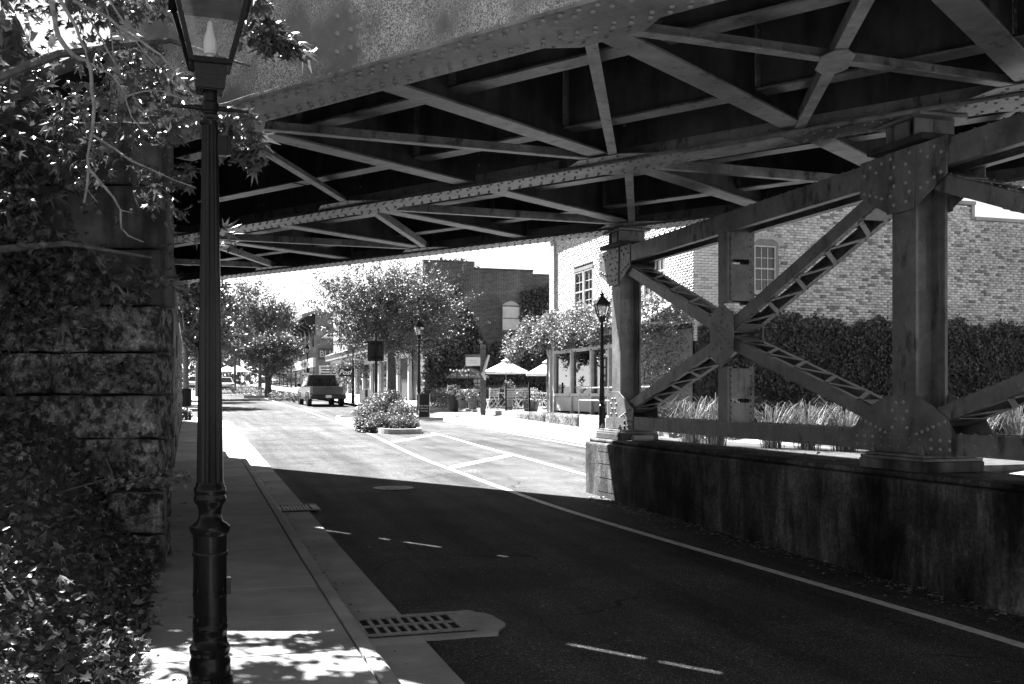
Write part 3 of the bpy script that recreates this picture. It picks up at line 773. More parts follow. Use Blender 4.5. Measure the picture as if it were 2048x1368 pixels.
# deck: planked track floor laid across the stringers, with narrow slots along it
def deckstrip(n0, n1, q0, q1):
    MB().prism([B(q0, n0, ZB + 1.06), B(q1, n0, ZB + 1.06), B(q1, n1, ZB + 1.06), B(q0, n1, ZB + 1.06)], Z * .16).build('deck_plank', 'timber', bridge)
for n0, n1 in ((5.96, 6.89), (6.945, 8.2), (8.203, 9.42), (9.475, 9.97), (10.03, 11.9), (11.903, 13.87)):
    deckstrip(n0, n1, -16 if n1 < 10 else -11, qlim(n1) + 3.2)
# unseen boards added over the slots to break the sunlight into dashes
for (nn, qs) in ((6.915, [(-16, 5.0), (5.12, 7.3), (7.9, 8.02), (8.65, 13)]), (9.45, [(-16, 9.4), (9.55, 11.2), (11.4, 12.15), (12.7, 12.95), (13.1, 13.6), (14.2, 20)])):
    for a, b in qs: MB().box(B((a + b) / 2, nn, ZB + 1.235), D * (b - a) / 2, N * .12, Z * .012).build('slot_mask_board', 'timber', bridge)
# ================================================================== stone abutment
def rough_block(c, a, b, d, m, parent, name='stone', amp=.03, seg=6):
    # a stone block whose faces are uneven: subdivided box pushed about by noise
    c, a, b, d = Vector(c), Vector(a), Vector(b), Vector(d)
    bm = bmesh.new(); bmesh.ops.create_cube(bm, size=2.0)
    bmesh.ops.subdivide_edges(bm, edges=bm.edges[:], cuts=seg, use_grid_fill=True)
    from mathutils import noise as mn
    off = wpos(parent); sd = Vector((random.uniform(0, 50), random.uniform(0, 50), 0))
    for v in bm.verts:
        x, y, z = v.co
        k = 1.0
        e = sorted((abs(x), abs(y), abs(z)))
        rnd = .008 if (e[1] > .95) else 0            # knock the arrises off
        p = c + a * x + b * y + d * z
        nz = mn.noise(p * 3.2 + sd) + .5 * mn.noise(p * 9 + sd)
        o = (a.normalized() * x + b.normalized() * y + d.normalized() * z)
        v.co = p + o * (nz * amp * .5) - o * rnd - off
    me = bpy.data.meshes.new(name); bm.to_mesh(me); bm.free(); me.materials.append(M[m])
    me.polygons.foreach_set('use_smooth', [True] * len(me.polygons))
    ob = bpy.data.objects.new(name, me); col.objects.link(ob); ob.parent = parent; return ob
ab = empty('stone_abutment', S(12, -.8), 'mossy stone block abutment wall beside the sidewalk holding up the bridge', 'wall')
XR = Vector((1, 0, 0)); YF = Vector((0, 1, 0))
corner = S(10.15, -.30)                    # near corner of wall, face along X and face along street
# core
k = MB(); k.prism([S(10.5, -.42), S(27.5, -.42), S(27.5, -9), Vector((-10.5, corner.y + .3, 0)), Vector((corner.x - .3, corner.y + .3, 0))], Z * 4.30).build('core', 'joint', ab)
k = MB(); k.prism([S(27.4, -.42, .0), S(41.5, -.42, .0), S(41.5, -3, .0), S(27.4, -3, .0)], Z * 3.6).build('core', 'joint', ab)
zs = [.1, .55, .95, 1.33, 1.74, 2.14, 2.58, 3.12, 3.72, 4.32]
Yf = corner.y
for i, (z0, z1) in enumerate(zip(zs, zs[1:])):
    # front (wing) face courses, running to the left
    x = corner.x; first = True; up = z0 > 2.5
    while x > -8.2:
        ln = random.uniform(.75, 1.25) if not up else random.uniform(1.0, 1.5)
        if first: ln = 1.0 + (.28 if i % 2 else 0)
        dpt = random.uniform(-.02, .03) + (.05 if up else 0)
        rough_block((x - ln / 2, Yf + .22 + dpt, (z0 + z1) / 2), XR * (ln / 2 - .006), YF * .24, Z * ((z1 - z0) / 2 - .007), 'smooth_stone' if up else 'stone', ab, amp=.015 if up else .035, seg=6 if x > -6.5 else 2)
        x -= ln; first = False
    # street face courses
    s_ = 10.62 + (.25 if i % 2 else 0)
    while s_ < 27.3:
        ln = random.uniform(.9, 1.4) * (1 if s_ < 16 else 2)
        ln = min(ln, 27.5 - s_)
        if ln < .3: break
        rough_block(S(s_ + ln / 2, -.48 + random.uniform(-.015, .015), (z0 + z1) / 2), U * (ln / 2 - .01), Rt * .18, Z * ((z1 - z0) / 2 - .01), 'stone' if i < 6 else 'smooth_stone', ab, amp=.03, seg=3 if s_ < 15 else 1)
        s_ += ln
    if z1 < 3.8:
        s_ = 27.6
        while s_ < 41:
            ln = min(random.uniform(1.6, 2.4), 41.5 - s_)
            if ln < .3: break
            rough_block(S(s_ + ln / 2, -.48, (z0 + z1) / 2 + .1), U * (ln / 2 - .01), Rt * .17, Z * ((z1 - z0) / 2 - .01), 'stone', ab, amp=.03, seg=1); s_ += ln
# stepped lower blocks in front
c0 = P(335, 1150, 9.06)
for i, (z0, z1, x0, x1, y0) in enumerate(((.02, .50, -3.62, -3.07, 9.05), (.50, .88, -3.58, -3.07, 9.07))):
    rough_block(Vector(((x0 + x1) / 2, y0, (z0 + z1) / 2)) + U * .5, XR * (x1 - x0) / 2, U * .5, Z * ((z1 - z0) / 2 - .008), 'stone', ab, 'step_block', amp=.03, seg=6)
k = MB()
# bearing backwall
k.prism([S(11, -1.6, 4.3), S(27.4, -1.6, 4.3), S(27.4, -2.2, 4.3), S(11, -2.2, 4.3)], Z * 1.1).build('backwall', 'smooth_stone', ab)

# ================================================================== embankment (left)
def bank(s, t):
    a = max(0, min(1, (-.30 - t) / .8)); b = max(0, s - 5.2)
    return .07 + .25 * min(b, 6) * a + .15 * max(0, -.30 - t) + (.10 * math.sin(s * 2.1 + t * 3) * a)
V = []; F = []; ns, ntt = 40, 34
for i in range(ns + 1):
    s_ = -4 + 15.5 * i / ns
    for j in range(ntt + 1):
        t = -.32 - 10 * (j / ntt) ** 1.6; V.append(S(s_, t, bank(s_, t) if j else .05))
for i in range(ns):
    for j in range(ntt): F.append((i * (ntt + 1) + j, (i + 1) * (ntt + 1) + j, (i + 1) * (ntt + 1) + j + 1, i * (ntt + 1) + j + 1))
np_mesh('embankment', V, F, 'soil', None, 'structure')
# hill behind the abutment
V = []; F = []; ns, ntt = 14, 14
for i in range(ns + 1):
    s_ = 10.5 + 30 * i / ns
    for j in range(ntt + 1):
        t = -2.4 - 30 * j / ntt; V.append(S(s_, t, 4.32 + .10 * min(j, 6) + .25 * math.sin(i * 1.3 + j) - (2.2 if s_ > 28 else 0)))
for i in range(ns):
    for j in range(ntt): F.append((i * (ntt + 1) + j, (i + 1) * (ntt + 1) + j, (i + 1) * (ntt + 1) + j + 1, i * (ntt + 1) + j + 1))
np_mesh('hillside', V, F, 'soil', None, 'structure')
# ground cover of ivy and fallen leaves on the bank
def scatter_bank(n, s0, s1, t0, t1, lift):
    out = []
    while len(out) < n:
        s_ = random.uniform(s0, s1); t = t1 + (t0 - t1) * random.random() ** 1.5
        p = S(s_, t, bank(s_, t) + random.uniform(0, lift)); out.append(p)
    return np.array([tuple(p) for p in out])
pts = scatter_bank(20000, 3.5, 10.2, -4.8, -.30, .16)
v, f = leaves(pts, .052, LEAF2, bias=(0, -.4, 1.0), jit=.7, sizevar=.5)
props(np_mesh('ivy_ground_cover', v, f, 'leafdark', None, 'stuff'), 'dark ivy leaves covering the bank beside the sidewalk', 'ivy')
pts = scatter_bank(1300, 3.5, 10.0, -4.2, -.22, .17)
v, f = leaves_mixed(pts, .062, bias=(0, -.3, 1.2), jit=.6, sizevar=.5)
props(np_mesh('leaf_litter', v, f, 'litter', None, 'stuff'), 'pale dry fallen leaves strewn over the ivy bank', 'leaves')
# ledge leaves on top of the step blocks
pts = np.array([(random.uniform(-3.75, -3.1), random.uniform(9.1, 9.95), .90 + random.uniform(0, .10)) for i in range(650)])
v, f = leaves(pts, .055, LEAF2, bias=(0, -.3, 1), jit=.7); props(np_mesh('ledge_leaves', v, f, 'litter', None, 'stuff'), 'heap of small dry leaves on the stone ledge', 'leaves')
# bare twigs on the bank
TWL = ['longest bent twig running down the ivy bank', 'short side twig forking off the long bent twig', 'twig curving away from the head of the long bent twig', 'thin twig arching towards the stone step block', 'stubby twig at the outer edge of the ivy bank', 'upright twig hanging beside the stone step block']
for tl_, pl_ in zip(TWL, ([(135, 985), (150, 1015), (152, 1035), (165, 1060), (175, 1080), (190, 1098)], [(152, 1035), (172, 1042), (192, 1049)], [(140, 995), (105, 998), (88, 1015), (75, 1040), (70, 1062)], [(140, 980), (180, 968), (215, 958), (226, 968), (226, 985)], [(0, 950), (30, 962), (52, 972)], [(200, 920), (222, 945), (225, 985)])):
    pth = []
    for x, y in pl_:
        q = P(x, y, 8.2); pth.append((q.x, 8.2 - (y - 950) * .004, q.z))
    props(MB().tube(pth, [.007 - .0006 * i for i in range(len(pth))], 6).build('twig', 'bark', None, smooth=True), tl_, 'twig', 'bare twigs on the bank')

# ================================================================== street lamps
def make_lamp(name):
    e = empty(name, (0, 0, 0))
    sx = 1 / 363.0
    yb = 1368
    pr = [(1368, 45), (1349, 45), (1346, 40), (1318, 40.5), (1310, 37), (1304, 38), (1298, 40), (1290, 40), (1283, 34), (1262, 33), (1258, 34.5), (1250, 34.5), (1246, 33), (1242, 33)]
    base = MB().lathe([((yb - y) * sx, r * sx) for y, r in pr], n=28).build('base', 'black', e, False, True)
    pr = [(1242, 32.5), (1068, 32.5), (1064, 36), (1056, 39), (1050, 39), (1046, 35), (1040, 26), (1030, 22), (1018, 22), (1008, 25), (1002, 30), (994, 32), (988, 29.5), (982, 31), (974, 31), (969, 28), (962, 27)]
    ped = MB().lathe([((yb - y) * sx, r * sx) for y, r in pr], n=28).build('pedestal', 'black', e, False, True)
    # raised panels and loops cast on the pedestal
    for a in range(0, 360, 60):
        ca, sa = math.cos(R(a)), math.sin(R(a)); n = Vector((ca, sa, 0)); t_ = Vector((-sa, ca, 0))
        for y0 in (1170, 1228):
            pts = [n * (33 * sx + .002) + t_ * (.031 * math.cos(R(b))) + Z * ((yb - y0) * sx + .05 * math.sin(R(b))) for b in range(180, 361, 18)]
            pts = [Vector((p.x, p.y, p.z)) for p in pts]
            pts = [(Vector((p.x, p.y, 0)).normalized() * (32.8 * sx)) + Z * p.z for p in pts]
            MB().tube(pts, .0032, 5).build('ornament', 'black', ped, False, True)
    MB().lathe([((yb - 1108) * sx, 34.3 * sx), ((yb - 1104) * sx, 34.8 * sx), ((yb - 1100) * sx, 33.5 * sx)], n=24).build('ring', 'black', ped, False, True)
    MB().box(Vector((.098, -.01, (yb - 1170) * sx)), XR * .012, YF * .025, Z * .045).build('door_latch', 'black', ped, False)
    MB().lathe([((yb - 962) * sx, 26 * sx), ((yb - 950) * sx, 26 * sx), ((yb - 252) * sx, 15.8 * sx), ((yb - 246) * sx, 15.8 * sx)], n=36, flute=12, depth=.10).build('fluted_shaft', 'black', e, False, True)
    MB().lathe([((yb - y) * sx, r * sx) for y, r in [(250, 16), (246, 19), (240, 20), (236, 17), (230, 18), (226, 14), (222, 14), (220, 17), (205, 17), (202, 14), (182, 14)]], n=20).build('neck', 'black', e, False, True)
    bar = MB(); zb_ = (yb - 214) * sx
    for sg in (-1, 1): bar.tube([(sg * .03, 0, zb_), (sg * .08, 0, zb_), (sg * .085, 0, zb_), (sg * .19, 0, zb_ - .004), (sg * .205, 0, zb_ - .004)], [.014, .016, .013, .009, .011], 8)
    bar.build('ladder_bar', 'black', e, False, True)
    # four sided lantern, flaring upwards
    zl0, zl1 = (yb - 128) * sx, (yb - 2) * sx; w0, w1 = .098, .192
    zbx = (yb - 180) * sx; wb = .075
    k = MB()
    def ringbox(k, z0, wa, z1, wc):
        vs = [(x * wa, y * wa, z0) for x, y in ((-1, -1), (1, -1), (1, 1), (-1, 1))] + [(x * wc, y * wc, z1) for x, y in ((-1, -1), (1, -1), (1, 1), (-1, 1))]
        k.add(vs, [(3, 2, 1, 0), (4, 5, 6, 7), (0, 1, 5, 4), (1, 2, 6, 5), (2, 3, 7, 6), (3, 0, 4, 7)])
    ringbox(k, zbx - .008, wb * .95, zbx, wb * .95); ringbox(k, zbx, wb, zl0 - .012, w0 - .012); k.build('lantern_box', 'black', e, False, bevel=.003)
    fr = MB()
    for sx_, sy_ in ((-1, -1), (1, -1), (1, 1), (-1, 1)):
        fr.beam((sx_ * w0, sy_ * w0, zl0 - .01), (sx_ * w1, sy_ * w1, zl1 + .01), XR * .013, YF * .013)
    for i, (sx_, sy_) in enumerate(((-1, -1), (1, -1), (1, 1), (-1, 1))):
        nx_, ny_ = ((1, -1), (1, 1), (-1, 1), (-1, -1))[i]
        for zz, ww in ((zl0, w0), (zl1, w1)): fr.beam((sx_ * ww, sy_ * ww, zz), (nx_ * ww, ny_ * ww, zz), Z * .014, Vector((0, 1, 0)) * .012 if sy_ == ny_ else XR * .012)
    fr.build('lantern_frame', 'black', e, False)
    for i, (a, b) in enumerate((((-1, -1), (1, -1)), ((1, -1), (1, 1)), ((1, 1), (-1, 1)), ((-1, 1), (-1, -1)))):
        q = MB(); q.add([(a[0] * w0 * .98, a[1] * w0 * .98, zl0), (b[0] * w0 * .98, b[1] * w0 * .98, zl0), (b[0] * w1 * .98, b[1] * w1 * .98, zl1), (a[0] * w1 * .98, a[1] * w1 * .98, zl1)], [(0, 1, 2, 3)]); q.build('pane', 'glass', e, False)
    MB().lathe([(zl0 + .01, .018), (zl0 + .055, .018), (zl0 + .06, .03), (zl0 + .075, .034), (zl0 + .12, .036), (zl0 + .15, .03), (zl0 + .19, .019), (zl0 + .235, .013), (zl0 + .245, .004)], n=16).build('bulb', 'bulb', e, False, True)
    rf = MB(); ringbox(rf, zl1 + .008, w1 + .025, zl1 + .02, w1 + .025); ringbox(rf, zl1 + .02, w1 + .015, zl1 + .235, .05); ringbox(rf, zl1 + .235, .04, zl1 + .27, .04); rf.build('roof', 'black', e, False)
    MB().lathe([(zl1 + .27, .05), (zl1 + .285, .065), (zl1 + .295, .075), (zl1 + .32, .06), (zl1 + .345, .03), (zl1 + .35, .012), (zl1 + .385, .012), (zl1 + .395, .02), (zl1 + .41, .014), (zl1 + .43, .003)], n=14).build('finial', 'black', e, False, True)
    return e
lamp = make_lamp('street_lamp')
base = P(420, 1368, 5.65); lamp.location = (base.x, 5.65, .146); lamp.rotation_euler = (0, 0, R(19))
props(lamp, 'black fluted lamp post with glass lantern standing on the sidewalk by the stone wall', 'street lamp', 'black lantern street lamps')
k = MB(); zc_ = (1368 - 288) / 363; k.box((.065, 0, zc_), XR * .028, YF * .03, Z * .055); k.box((.10, 0, zc_ + .0), XR * .012, YF * .026, Z * .05)
k.build('control_box', 'black', lamp, False, bevel=.004)
LP = [(29.4, 1204, 1.0, 'black lantern lamp post on the right sidewalk at the end of the concrete plinth', R(8)),
      (46.5, 838, 1.06, 'black lantern lamp post beside the chalkboard sign near the big street tree', R(20)),
      (63.0, 706, 1.0, 'black lantern lamp post just right of the parked pickup truck', R(5)),
      (82.0, 615, 1.05, 'black lantern lamp post behind the pedestrian crossing sign', R(0))]
for Y, px, scl, lb, rz in LP:
    X = (px - 1024) / FPX * Y; p = Vector((X, Y, 0)); s_ = p.dot(U); t_ = p.dot(Rt)
    l2 = dup(lamp, (X, Y, gz(s_) + (zr(s_, t_) if t_ > 10.6 else .15) - .01), rz, scl, lb)
    for c in list(l2.children):
        if c.name.startswith('control_box'): bpy.data.objects.remove(c)

# ================================================================== maple tree on the bank
mp_ = empty('maple_tree', (-5.3, 7.2, bank(8.4, -2.9)), 'dark maple tree with overhanging leafy branches beside the stone wall', 'tree')
MB().tube([(-5.3, 7.2, .4), (-5.28, 7.25, 1.6), (-5.15, 7.4, 3.2), (-5.0, 7.7, 5.0), (-4.8, 8.0, 7.2)], [.26, .2, .17, .13, .05], 12).build('trunk', 'bark', mp_, smooth=True)
limbs = [[(-5.2, 7.4, 3.0), (-4.6, 8.0, 4.0), (-3.8, 8.6, 4.6), (-2.9, 8.7, 4.75), (-2.2, 8.6, 4.5)], [(-5.1, 7.5, 3.6), (-4.4, 8.3, 4.9), (-3.5, 9.0, 5.7), (-2.7, 9.3, 6.2)], [(-5.2, 7.3, 2.4), (-4.6, 8.4, 2.9), (-4.0, 9.2, 3.1), (-3.3, 9.4, 3.0)],
         [(-5.0, 7.6, 4.6), (-4.2, 7.9, 5.8), (-3.4, 8.3, 6.7)], [(-4.9, 7.8, 5.6), (-4.3, 9.0, 6.5), (-3.8, 10.0, 7.3)], [(-5.25, 7.2, 2.6), (-5.0, 8.4, 3.6), (-5.2, 9.6, 4.1)], [(-5.1, 7.4, 4.0), (-5.8, 8.6, 5.2), (-6.2, 9.6, 6.0)]]
for l in limbs: MB().tube(l, [.06 - .05 * i / (len(l) - 1) for i in range(len(l))], 7).build('limb', 'bark', mp_, smooth=True)
vines = [([(104, 0), (110, 37), (117, 73), (146, 110), (174, 121), (183, 157), (188, 205), (186, 248), (179, 292), (177, 336), (168, 406)], .026),
         ([(186, 270), (227, 296), (263, 322), (311, 343), (391, 375)], .013), ([(177, 336), (205, 369), (227, 395), (241, 420), (243, 457), (256, 471), (287, 484)], .014), ([(241, 420), (266, 425)], .008),
         ([(120, 0), (153, 55), (172, 102), (176, 122)], .018), ([(146, 0), (205, 29), (234, 51), (285, 84), (322, 110), (365, 168), (406, 212), (438, 228)], .018),
         ([(219, 0), (256, 55), (278, 91), (322, 139), (365, 179)], .011), ([(157, 7), (190, 55), (212, 95), (234, 135), (256, 175), (278, 205), (311, 256)], .011),
         ([(175, 124), (219, 146), (248, 183), (263, 234), (285, 263), (329, 292)], .010), ([(252, 192), (285, 183), (329, 183), (384, 208), (410, 215), (500, 190), (560, 172)], .009), ([(180, 128), (240, 160), (300, 178)], .009),
         ([(208, 0), (222, 60), (226, 110), (240, 150), (270, 200), (300, 245)], .009), ([(177, 345), (175, 380), (195, 405)], .008)]
for i, (pl_, r0) in enumerate(vines):
    Yv = 7.6 + .12 * (i % 4); pth = []
    for j, (x, y) in enumerate(pl_):
        q = P(x, y, Yv + .05 * math.sin(j * 1.7 + i)); pth.append(q)
    fin = []
    for a, b in zip(pth, pth[1:]):
        fin += [a, a.lerp(b, .5) + Vector((random.uniform(-.008, .008), random.uniform(-.01, .01), random.uniform(-.008, .008)))]
    fin.append(pth[-1])
    MB().tube(fin, [r0 * .8 * (1 - .6 * t / (len(fin) - 1)) for t in range(len(fin))], 7).build('bare_branch', 'vine', mp_, smooth=True)
# foliage: clusters hang along the limbs
def cluster_pts(c, r, n):
    v = rng.normal(size=(n, 3)); v /= np.linalg.norm(v, axis=1)[:, None]; rad = rng.uniform(0, 1, n) ** .45
    return np.array(c) + v * rad[:, None] * np.array(r)
near = []; pts = []
cl = []
for i in range(84):
    px = random.uniform(-120, 395); py = random.uniform(-180, 560)
    if px > 200 and py > 330 and random.random() < .75: continue
    if px < 170 and 30 < py < 190 and random.random() < .85: continue
    Yv = random.uniform(8.0, 10.0)
    if py > 300: Yv = random.uniform(8.6, 9.9)
    cl.append((P(px, py, Yv), random.uniform(.25, .45)))
for px, py, Yv, r in ((520, 70, 7.7, .15), (550, 86, 7.7, .13), (580, 104, 7.75, .10), (505, 55, 7.7, .13), (535, 78, 7.65, .12), (565, 96, 7.7, .10), (525, 2, 7.6, .07), (465, 235, 7.9, .15), (470, 275, 7.9, .14), (480, 300, 7.9, .13), (505, 320, 7.9, .09), (455, 250, 7.9, .15), (470, 480, 8.1, .14), (480, 500, 8.1, .11), (460, 440, 8.1, .12), (430, 240, 8.8, .2), (395, 330, 9.0, .25), (300, 560, 9.3, .18), (250, 590, 9.3, .14), (160, 650, 9.2, .12), (250, 735, 9.2, .10), (140, 735, 9.2, .12), (170, 760, 9.2, .08), (190, 560, 9.4, .3), (120, 590, 9.4, .3), (60, 640, 9.3, .35), (30, 560, 9.2, .4), (100, 500, 9.2, .4)):
    cl.append((P(px, py, Yv), r))
for c, r in cl:
    n = int(26 + 300 * r * r * 1.6); near.append(cluster_pts(c, (r * 1.25, r, r * .8), n))
allp = np.vstack(near)
# keep the leaves in front of the girder and the wall
keep = (allp @ np.array(N) < 5.55) & (allp[:, 1] < 9.95); allp = allp[keep]
def thin(p):      # leaves dropped along the sun's path to open a bright sidewalk patch
    gx = p[:, 0] - SUN.x / SUN.z * p[:, 2]; gy = p[:, 1] - SUN.y / SUN.z * p[:, 2]
    s_ = gx * U.x + gy * U.y; t_ = gx * Rt.x + gy * Rt.y
    hole = (np.sin(s_ * 7 + t_ * 3) + np.sin(t_ * 6 - s_ * 4 + 1) > -.55) & (s_ > 5.75) & (s_ < 7.6) & (t_ > -.35) & (t_ < 1.6)
    return p[~(hole & (rng.uniform(size=len(p)) < .9))]
allp = thin(allp)
nn = len(allp); order = rng.permutation(nn)
dist = allp[:, 1]; big = np.argsort(np.abs(allp[:, 0] / allp[:, 1] + .33) + .4 * rng.uniform(size=nn))[:260]
rest = np.setdiff1d(np.arange(nn), big)
v, f = leaves_mixed(allp[rest], .095, bias=(-.3, -.2, .9), jit=.75, sizevar=.5)
np_mesh('foliage', v, f, 'leaf', mp_, 'stuff')
tm = []
for i in range(4):
    me = bpy.data.meshes.new('leaf'); T = LEAFV[i][0].copy()
    me.from_pydata([tuple(x) for x in T], [], [tuple(int(y) for y in x) for x in LEAFM[1]]); me.materials.append(M['leaf']); tm.append(me)
o0 = wpos(mp_)
for i in big:
    o = bpy.data.objects.new('leaf', tm[int(i) % 4]); col.objects.link(o); o.parent = mp_; o.location = Vector(allp[i]) - o0
    o.rotation_euler = (random.gauss(0, .8), random.gauss(.3, .6), random.uniform(0, 6.3)); o.scale = (random.uniform(.07, .15),) * 3
# upper crown, above the frame: it throws the dappled shade
pts = []
for i in range(24):
    c = Vector((random.uniform(-6.8, -2.6), random.uniform(6.6, 10.4), random.uniform(5.4, 8.4)))
    if c.dot(N) > 3.9: continue
    pts.append(cluster_pts(c, (.55, .5, .35), 110))
for i in range(34): pts.append(cluster_pts(Vector((random.uniform(-8.2, -5.2), random.uniform(7.6, 10.8), random.uniform(4.0, 7.0))), (.6, .5, .35), 110))  # unseen clusters added left of frame to block sun flecks on the bank
pts = thin(np.vstack(pts)); v, f = leaves_mixed(pts, .12, bias=(0, 0, 1.0), jit=.7); np_mesh('upper_shade_foliage', v, f, 'leaf', mp_, 'stuff')
# thicket of ivy over the abutment
pts_low = []
for i in range(3600):
    x = -4.15 - 4.2 * random.random() ** .7; z = random.uniform(.8, 2.9)
    if x > -4.35 - .35 * math.sin(z * 4): continue
    pts_low.append((x, Yf - .04 - abs(random.gauss(0, .14)), z))
th = empty('ivy_thicket', (-5.5, 10.0, 0), 'dense dark ivy thicket hanging over the top of the stone wall', 'ivy')
pts = []
for i in range(5200):
    x = -3.9 - 5.5 * random.random() ** .8; z = random.uniform(1.2, 5.6); 
    if z < 2.6 - .0 and x > -4.6 - (2.6 - z) * .8: continue
    if x > -4.4 and z < 3.0: continue
    if x < -4.1 and 4.5 < z and random.random() < .7: continue
    pts.append((x, Yf - .02 - abs(random.gauss(0, .16)) + (max(0, z - 4.4) * .6), z))
v, f = leaves_mixed(np.array(pts + pts_low), .12, bias=(0, -1.0, .4), jit=.6, sizevar=.5); np_mesh('foliage', v, f, 'leafdark', th, 'stuff')
MB().tube([(-6.2, Yf - .05, .9), (-6.0, Yf - .06, 2.4), (-5.4, Yf - .05, 3.8), (-5.0, Yf - .05, 4.6)], [.05, .045, .035, .02], 7).build('stem', 'bark', th, smooth=True)
pts = []
for i in range(5000):
    s_ = random.uniform(9, 30); t = -1.4 - random.random() * 7
    p = S(s_, t, 4.4 + random.random() * (.6 + 1.6 * random.random()))
    if p.dot(N) < 5.5 or t < -3.2: pts.append(p)
v, f = leaves(np.array([tuple(p) for p in pts]), .2, LEAF2, bias=(0, 0, .5)); props(np_mesh('hill_brush', v, f, 'leafdark', None, 'stuff'), 'dark brush growing on the hill above the stone wall', 'brush')
# ================================================================== building A: painted brick shop with vines
TF_, SA0, SA1 = 13.1, 25.2, 36.7       # facade plane t, near and far end along the street
ZP = .98 + .0                          # terrace level
bA = empty('brick_shop', S(30, 16, .5), 'white painted brick shop with vine covered awning and sash windows', 'building')
k = MB(); k.prism([S(SA0 + .08, TF_ + .08, .3), S(SA1 - .05, TF_ + .08, .3), S(SA1 - .05, 31, .3), S(SA0 + .08, 31, .3)], Z * 6.55).build('wall_core', 'mortar', bA)
_bm = []
def brick_mesh(tone):
    k = MB().box((0, 0, 0), XR * .5, YF * .5, Z * .5); me = bpy.data.meshes.new('brick'); me.from_pydata(k.v, [], k.f); me.materials.append(M['brick_white'])
    at = me.attributes.new('tone', 'FLOAT', 'POINT'); at.data.foreach_set('value', [tone] * 8); return me
TONES = [brick_mesh(t) for t in (.25, .45, .6, .72, .8, .88, .94, 1.0)]
def brick_wall(o, ax, nrm, L, z0, z1, holes, parent, nsingle, seedtone, top=None):
    ax = Vector(ax); nrm = Vector(nrm); BW, BH, MT = .215, .0755, .010
    V = []; F = []; T = []; singles = []
    rows = int((z1 - z0) / BH)
    for r in range(rows):
        za = z0 + r * BH + MT / 2; zb = za + BH - MT; x = -(BW / 2 if r % 2 else 0)
        while x < L:
            xa, xb = max(0, x + MT / 2), min(L, x + BW - MT / 2); x += BW
            if xb - xa < .03: continue
            if top and za > top((xa + xb) / 2): continue
            segs = [(xa, xb)]
            for h0, h1, y0, y1 in holes:
                if zb <= y0 or za >= y1: continue
                ns = []
                for a, b in segs:
                    if b <= h0 or a >= h1: ns.append((a, b))
                    else:
                        if a < h0 - .02: ns.append((a, h0))
                        if b > h1 + .02: ns.append((h1, b))
                segs = ns
            for a, b in segs:
                tone = seedtone(r, a); dep = random.uniform(.006, .013)
                singles.append((a, b, za, zb, tone, dep))
    random.shuffle(singles)
    far = singles
    def dist(b): return -((o + ax * b[0]).length)
    ordered = sorted(singles, key=dist, reverse=True) if nsingle else singles
    one, rest = ordered[:nsingle], ordered[nsingle:]
    for a, b, za, zb, tone, dep in one:
        ob = bpy.data.objects.new('brick', TONES[min(7, max(0, int(tone * 8)))]); col.objects.link(ob); ob.parent = parent
        c = o + ax * (a + b) / 2 + Z * (za + zb) / 2 + nrm * (dep - .05); ob.location = c - wpos(parent)
        ob.scale = (b - a, .1, zb - za); ob.rotation_euler = (0, 0, math.atan2(ax.y, ax.x))
    for a, b, za, zb, tone, dep in rest:
        n0 = len(V); q = o + nrm * dep; w_ = o - nrm * .03
        for base in (q, w_):
            for xx, zz in ((a, za), (b, za), (b, zb), (a, zb)): V.append(base + ax * xx + Z * zz)
        F += [(n0, n0 + 1, n0 + 2, n0 + 3), (n0, n0 + 4, n0 + 5, n0 + 1), (n0 + 1, n0 + 5, n0 + 6, n0 + 2), (n0 + 2, n0 + 6, n0 + 7, n0 + 3), (n0 + 3, n0 + 7, n0 + 4, n0)]
        T += [tone] * 8
    np_mesh('brickwork', V, F, 'brick_white', parent, 'stuff', T)
def tone_fac(r, x): return min(1, max(.5, random.gauss(.74, .08)))
def tone_side(r, x): return min(1, max(.12, random.gauss(.90, .14))) * (1 if random.random() > .12 else .4)
ZTOP = 7.35
# facade, origin at near corner, along the street (viewed from the street the axis runs left)
# window positions along the facade measured from px
def s_at(px): kx = (px - 1024) / FPX; Y = TF_ / (kx * .9543 + .2990); return kx * Y * U.x + Y * U.y
w1 = (s_at(1187) - SA0, s_at(1149) - SA0, 4.62, 6.20); w2 = (s_at(1331) - SA0, s_at(1287) - SA0, 4.62, 6.20)
brick_wall(S(SA0, TF_), U, -Rt, SA1 - SA0, 3.7, ZTOP + .3, [w1, w2], bA, 0, tone_fac)
TSW = 31.0
def topside(x): return 7.62 if x < 10.55 else 7.05
kx = (1508 - 1024) / FPX
def t_at(px): kx = (px - 1024) / FPX; Y = SA0 / (kx * U.x + U.y); return kx * Y * Rt.x + Y * Rt.y
ws = (t_at(1507) - TF_, t_at(1556) - TF_, 4.55, 6.05)
xs = t_at(1945) - TF_
def topside(x): return 6.95 if x > xs else 7.40
brick_wall(S(SA0, TF_), Rt, -U, TSW - TF_, 3.2, 7.4, [ws], bA, 280, tone_side, topside)
k = MB(); k.box(S(SA0 - .0, TF_ + xs / 2, 7.45), Rt * xs / 2, U * .16, Z * .05); k.build('coping', 'concrete', bA, bevel=.01)
k = MB(); k.box(S(SA0 - .0, (TF_ + xs + TSW) / 2, 7.0), Rt * ((TSW - TF_ - xs) / 2), U * .16, Z * .05); k.build('coping', 'concrete', bA, bevel=.01)
MB().box(S(SA0 + .05, TF_ + xs - .02, 7.2), Rt * .05, U * .12, Z * .22).build('coping_end', 'concrete', bA)
k = MB(); k.prism([S(SA0 + .2, TF_ + .2, 6.8), S(SA0 + .2, TF_ + xs - .1, 6.8), S(SA1 - .1, TF_ + xs - .1, 6.8), S(SA1 - .1, TF_ + .2, 6.8)], Z * .6).build('parapet', 'mortar', bA)
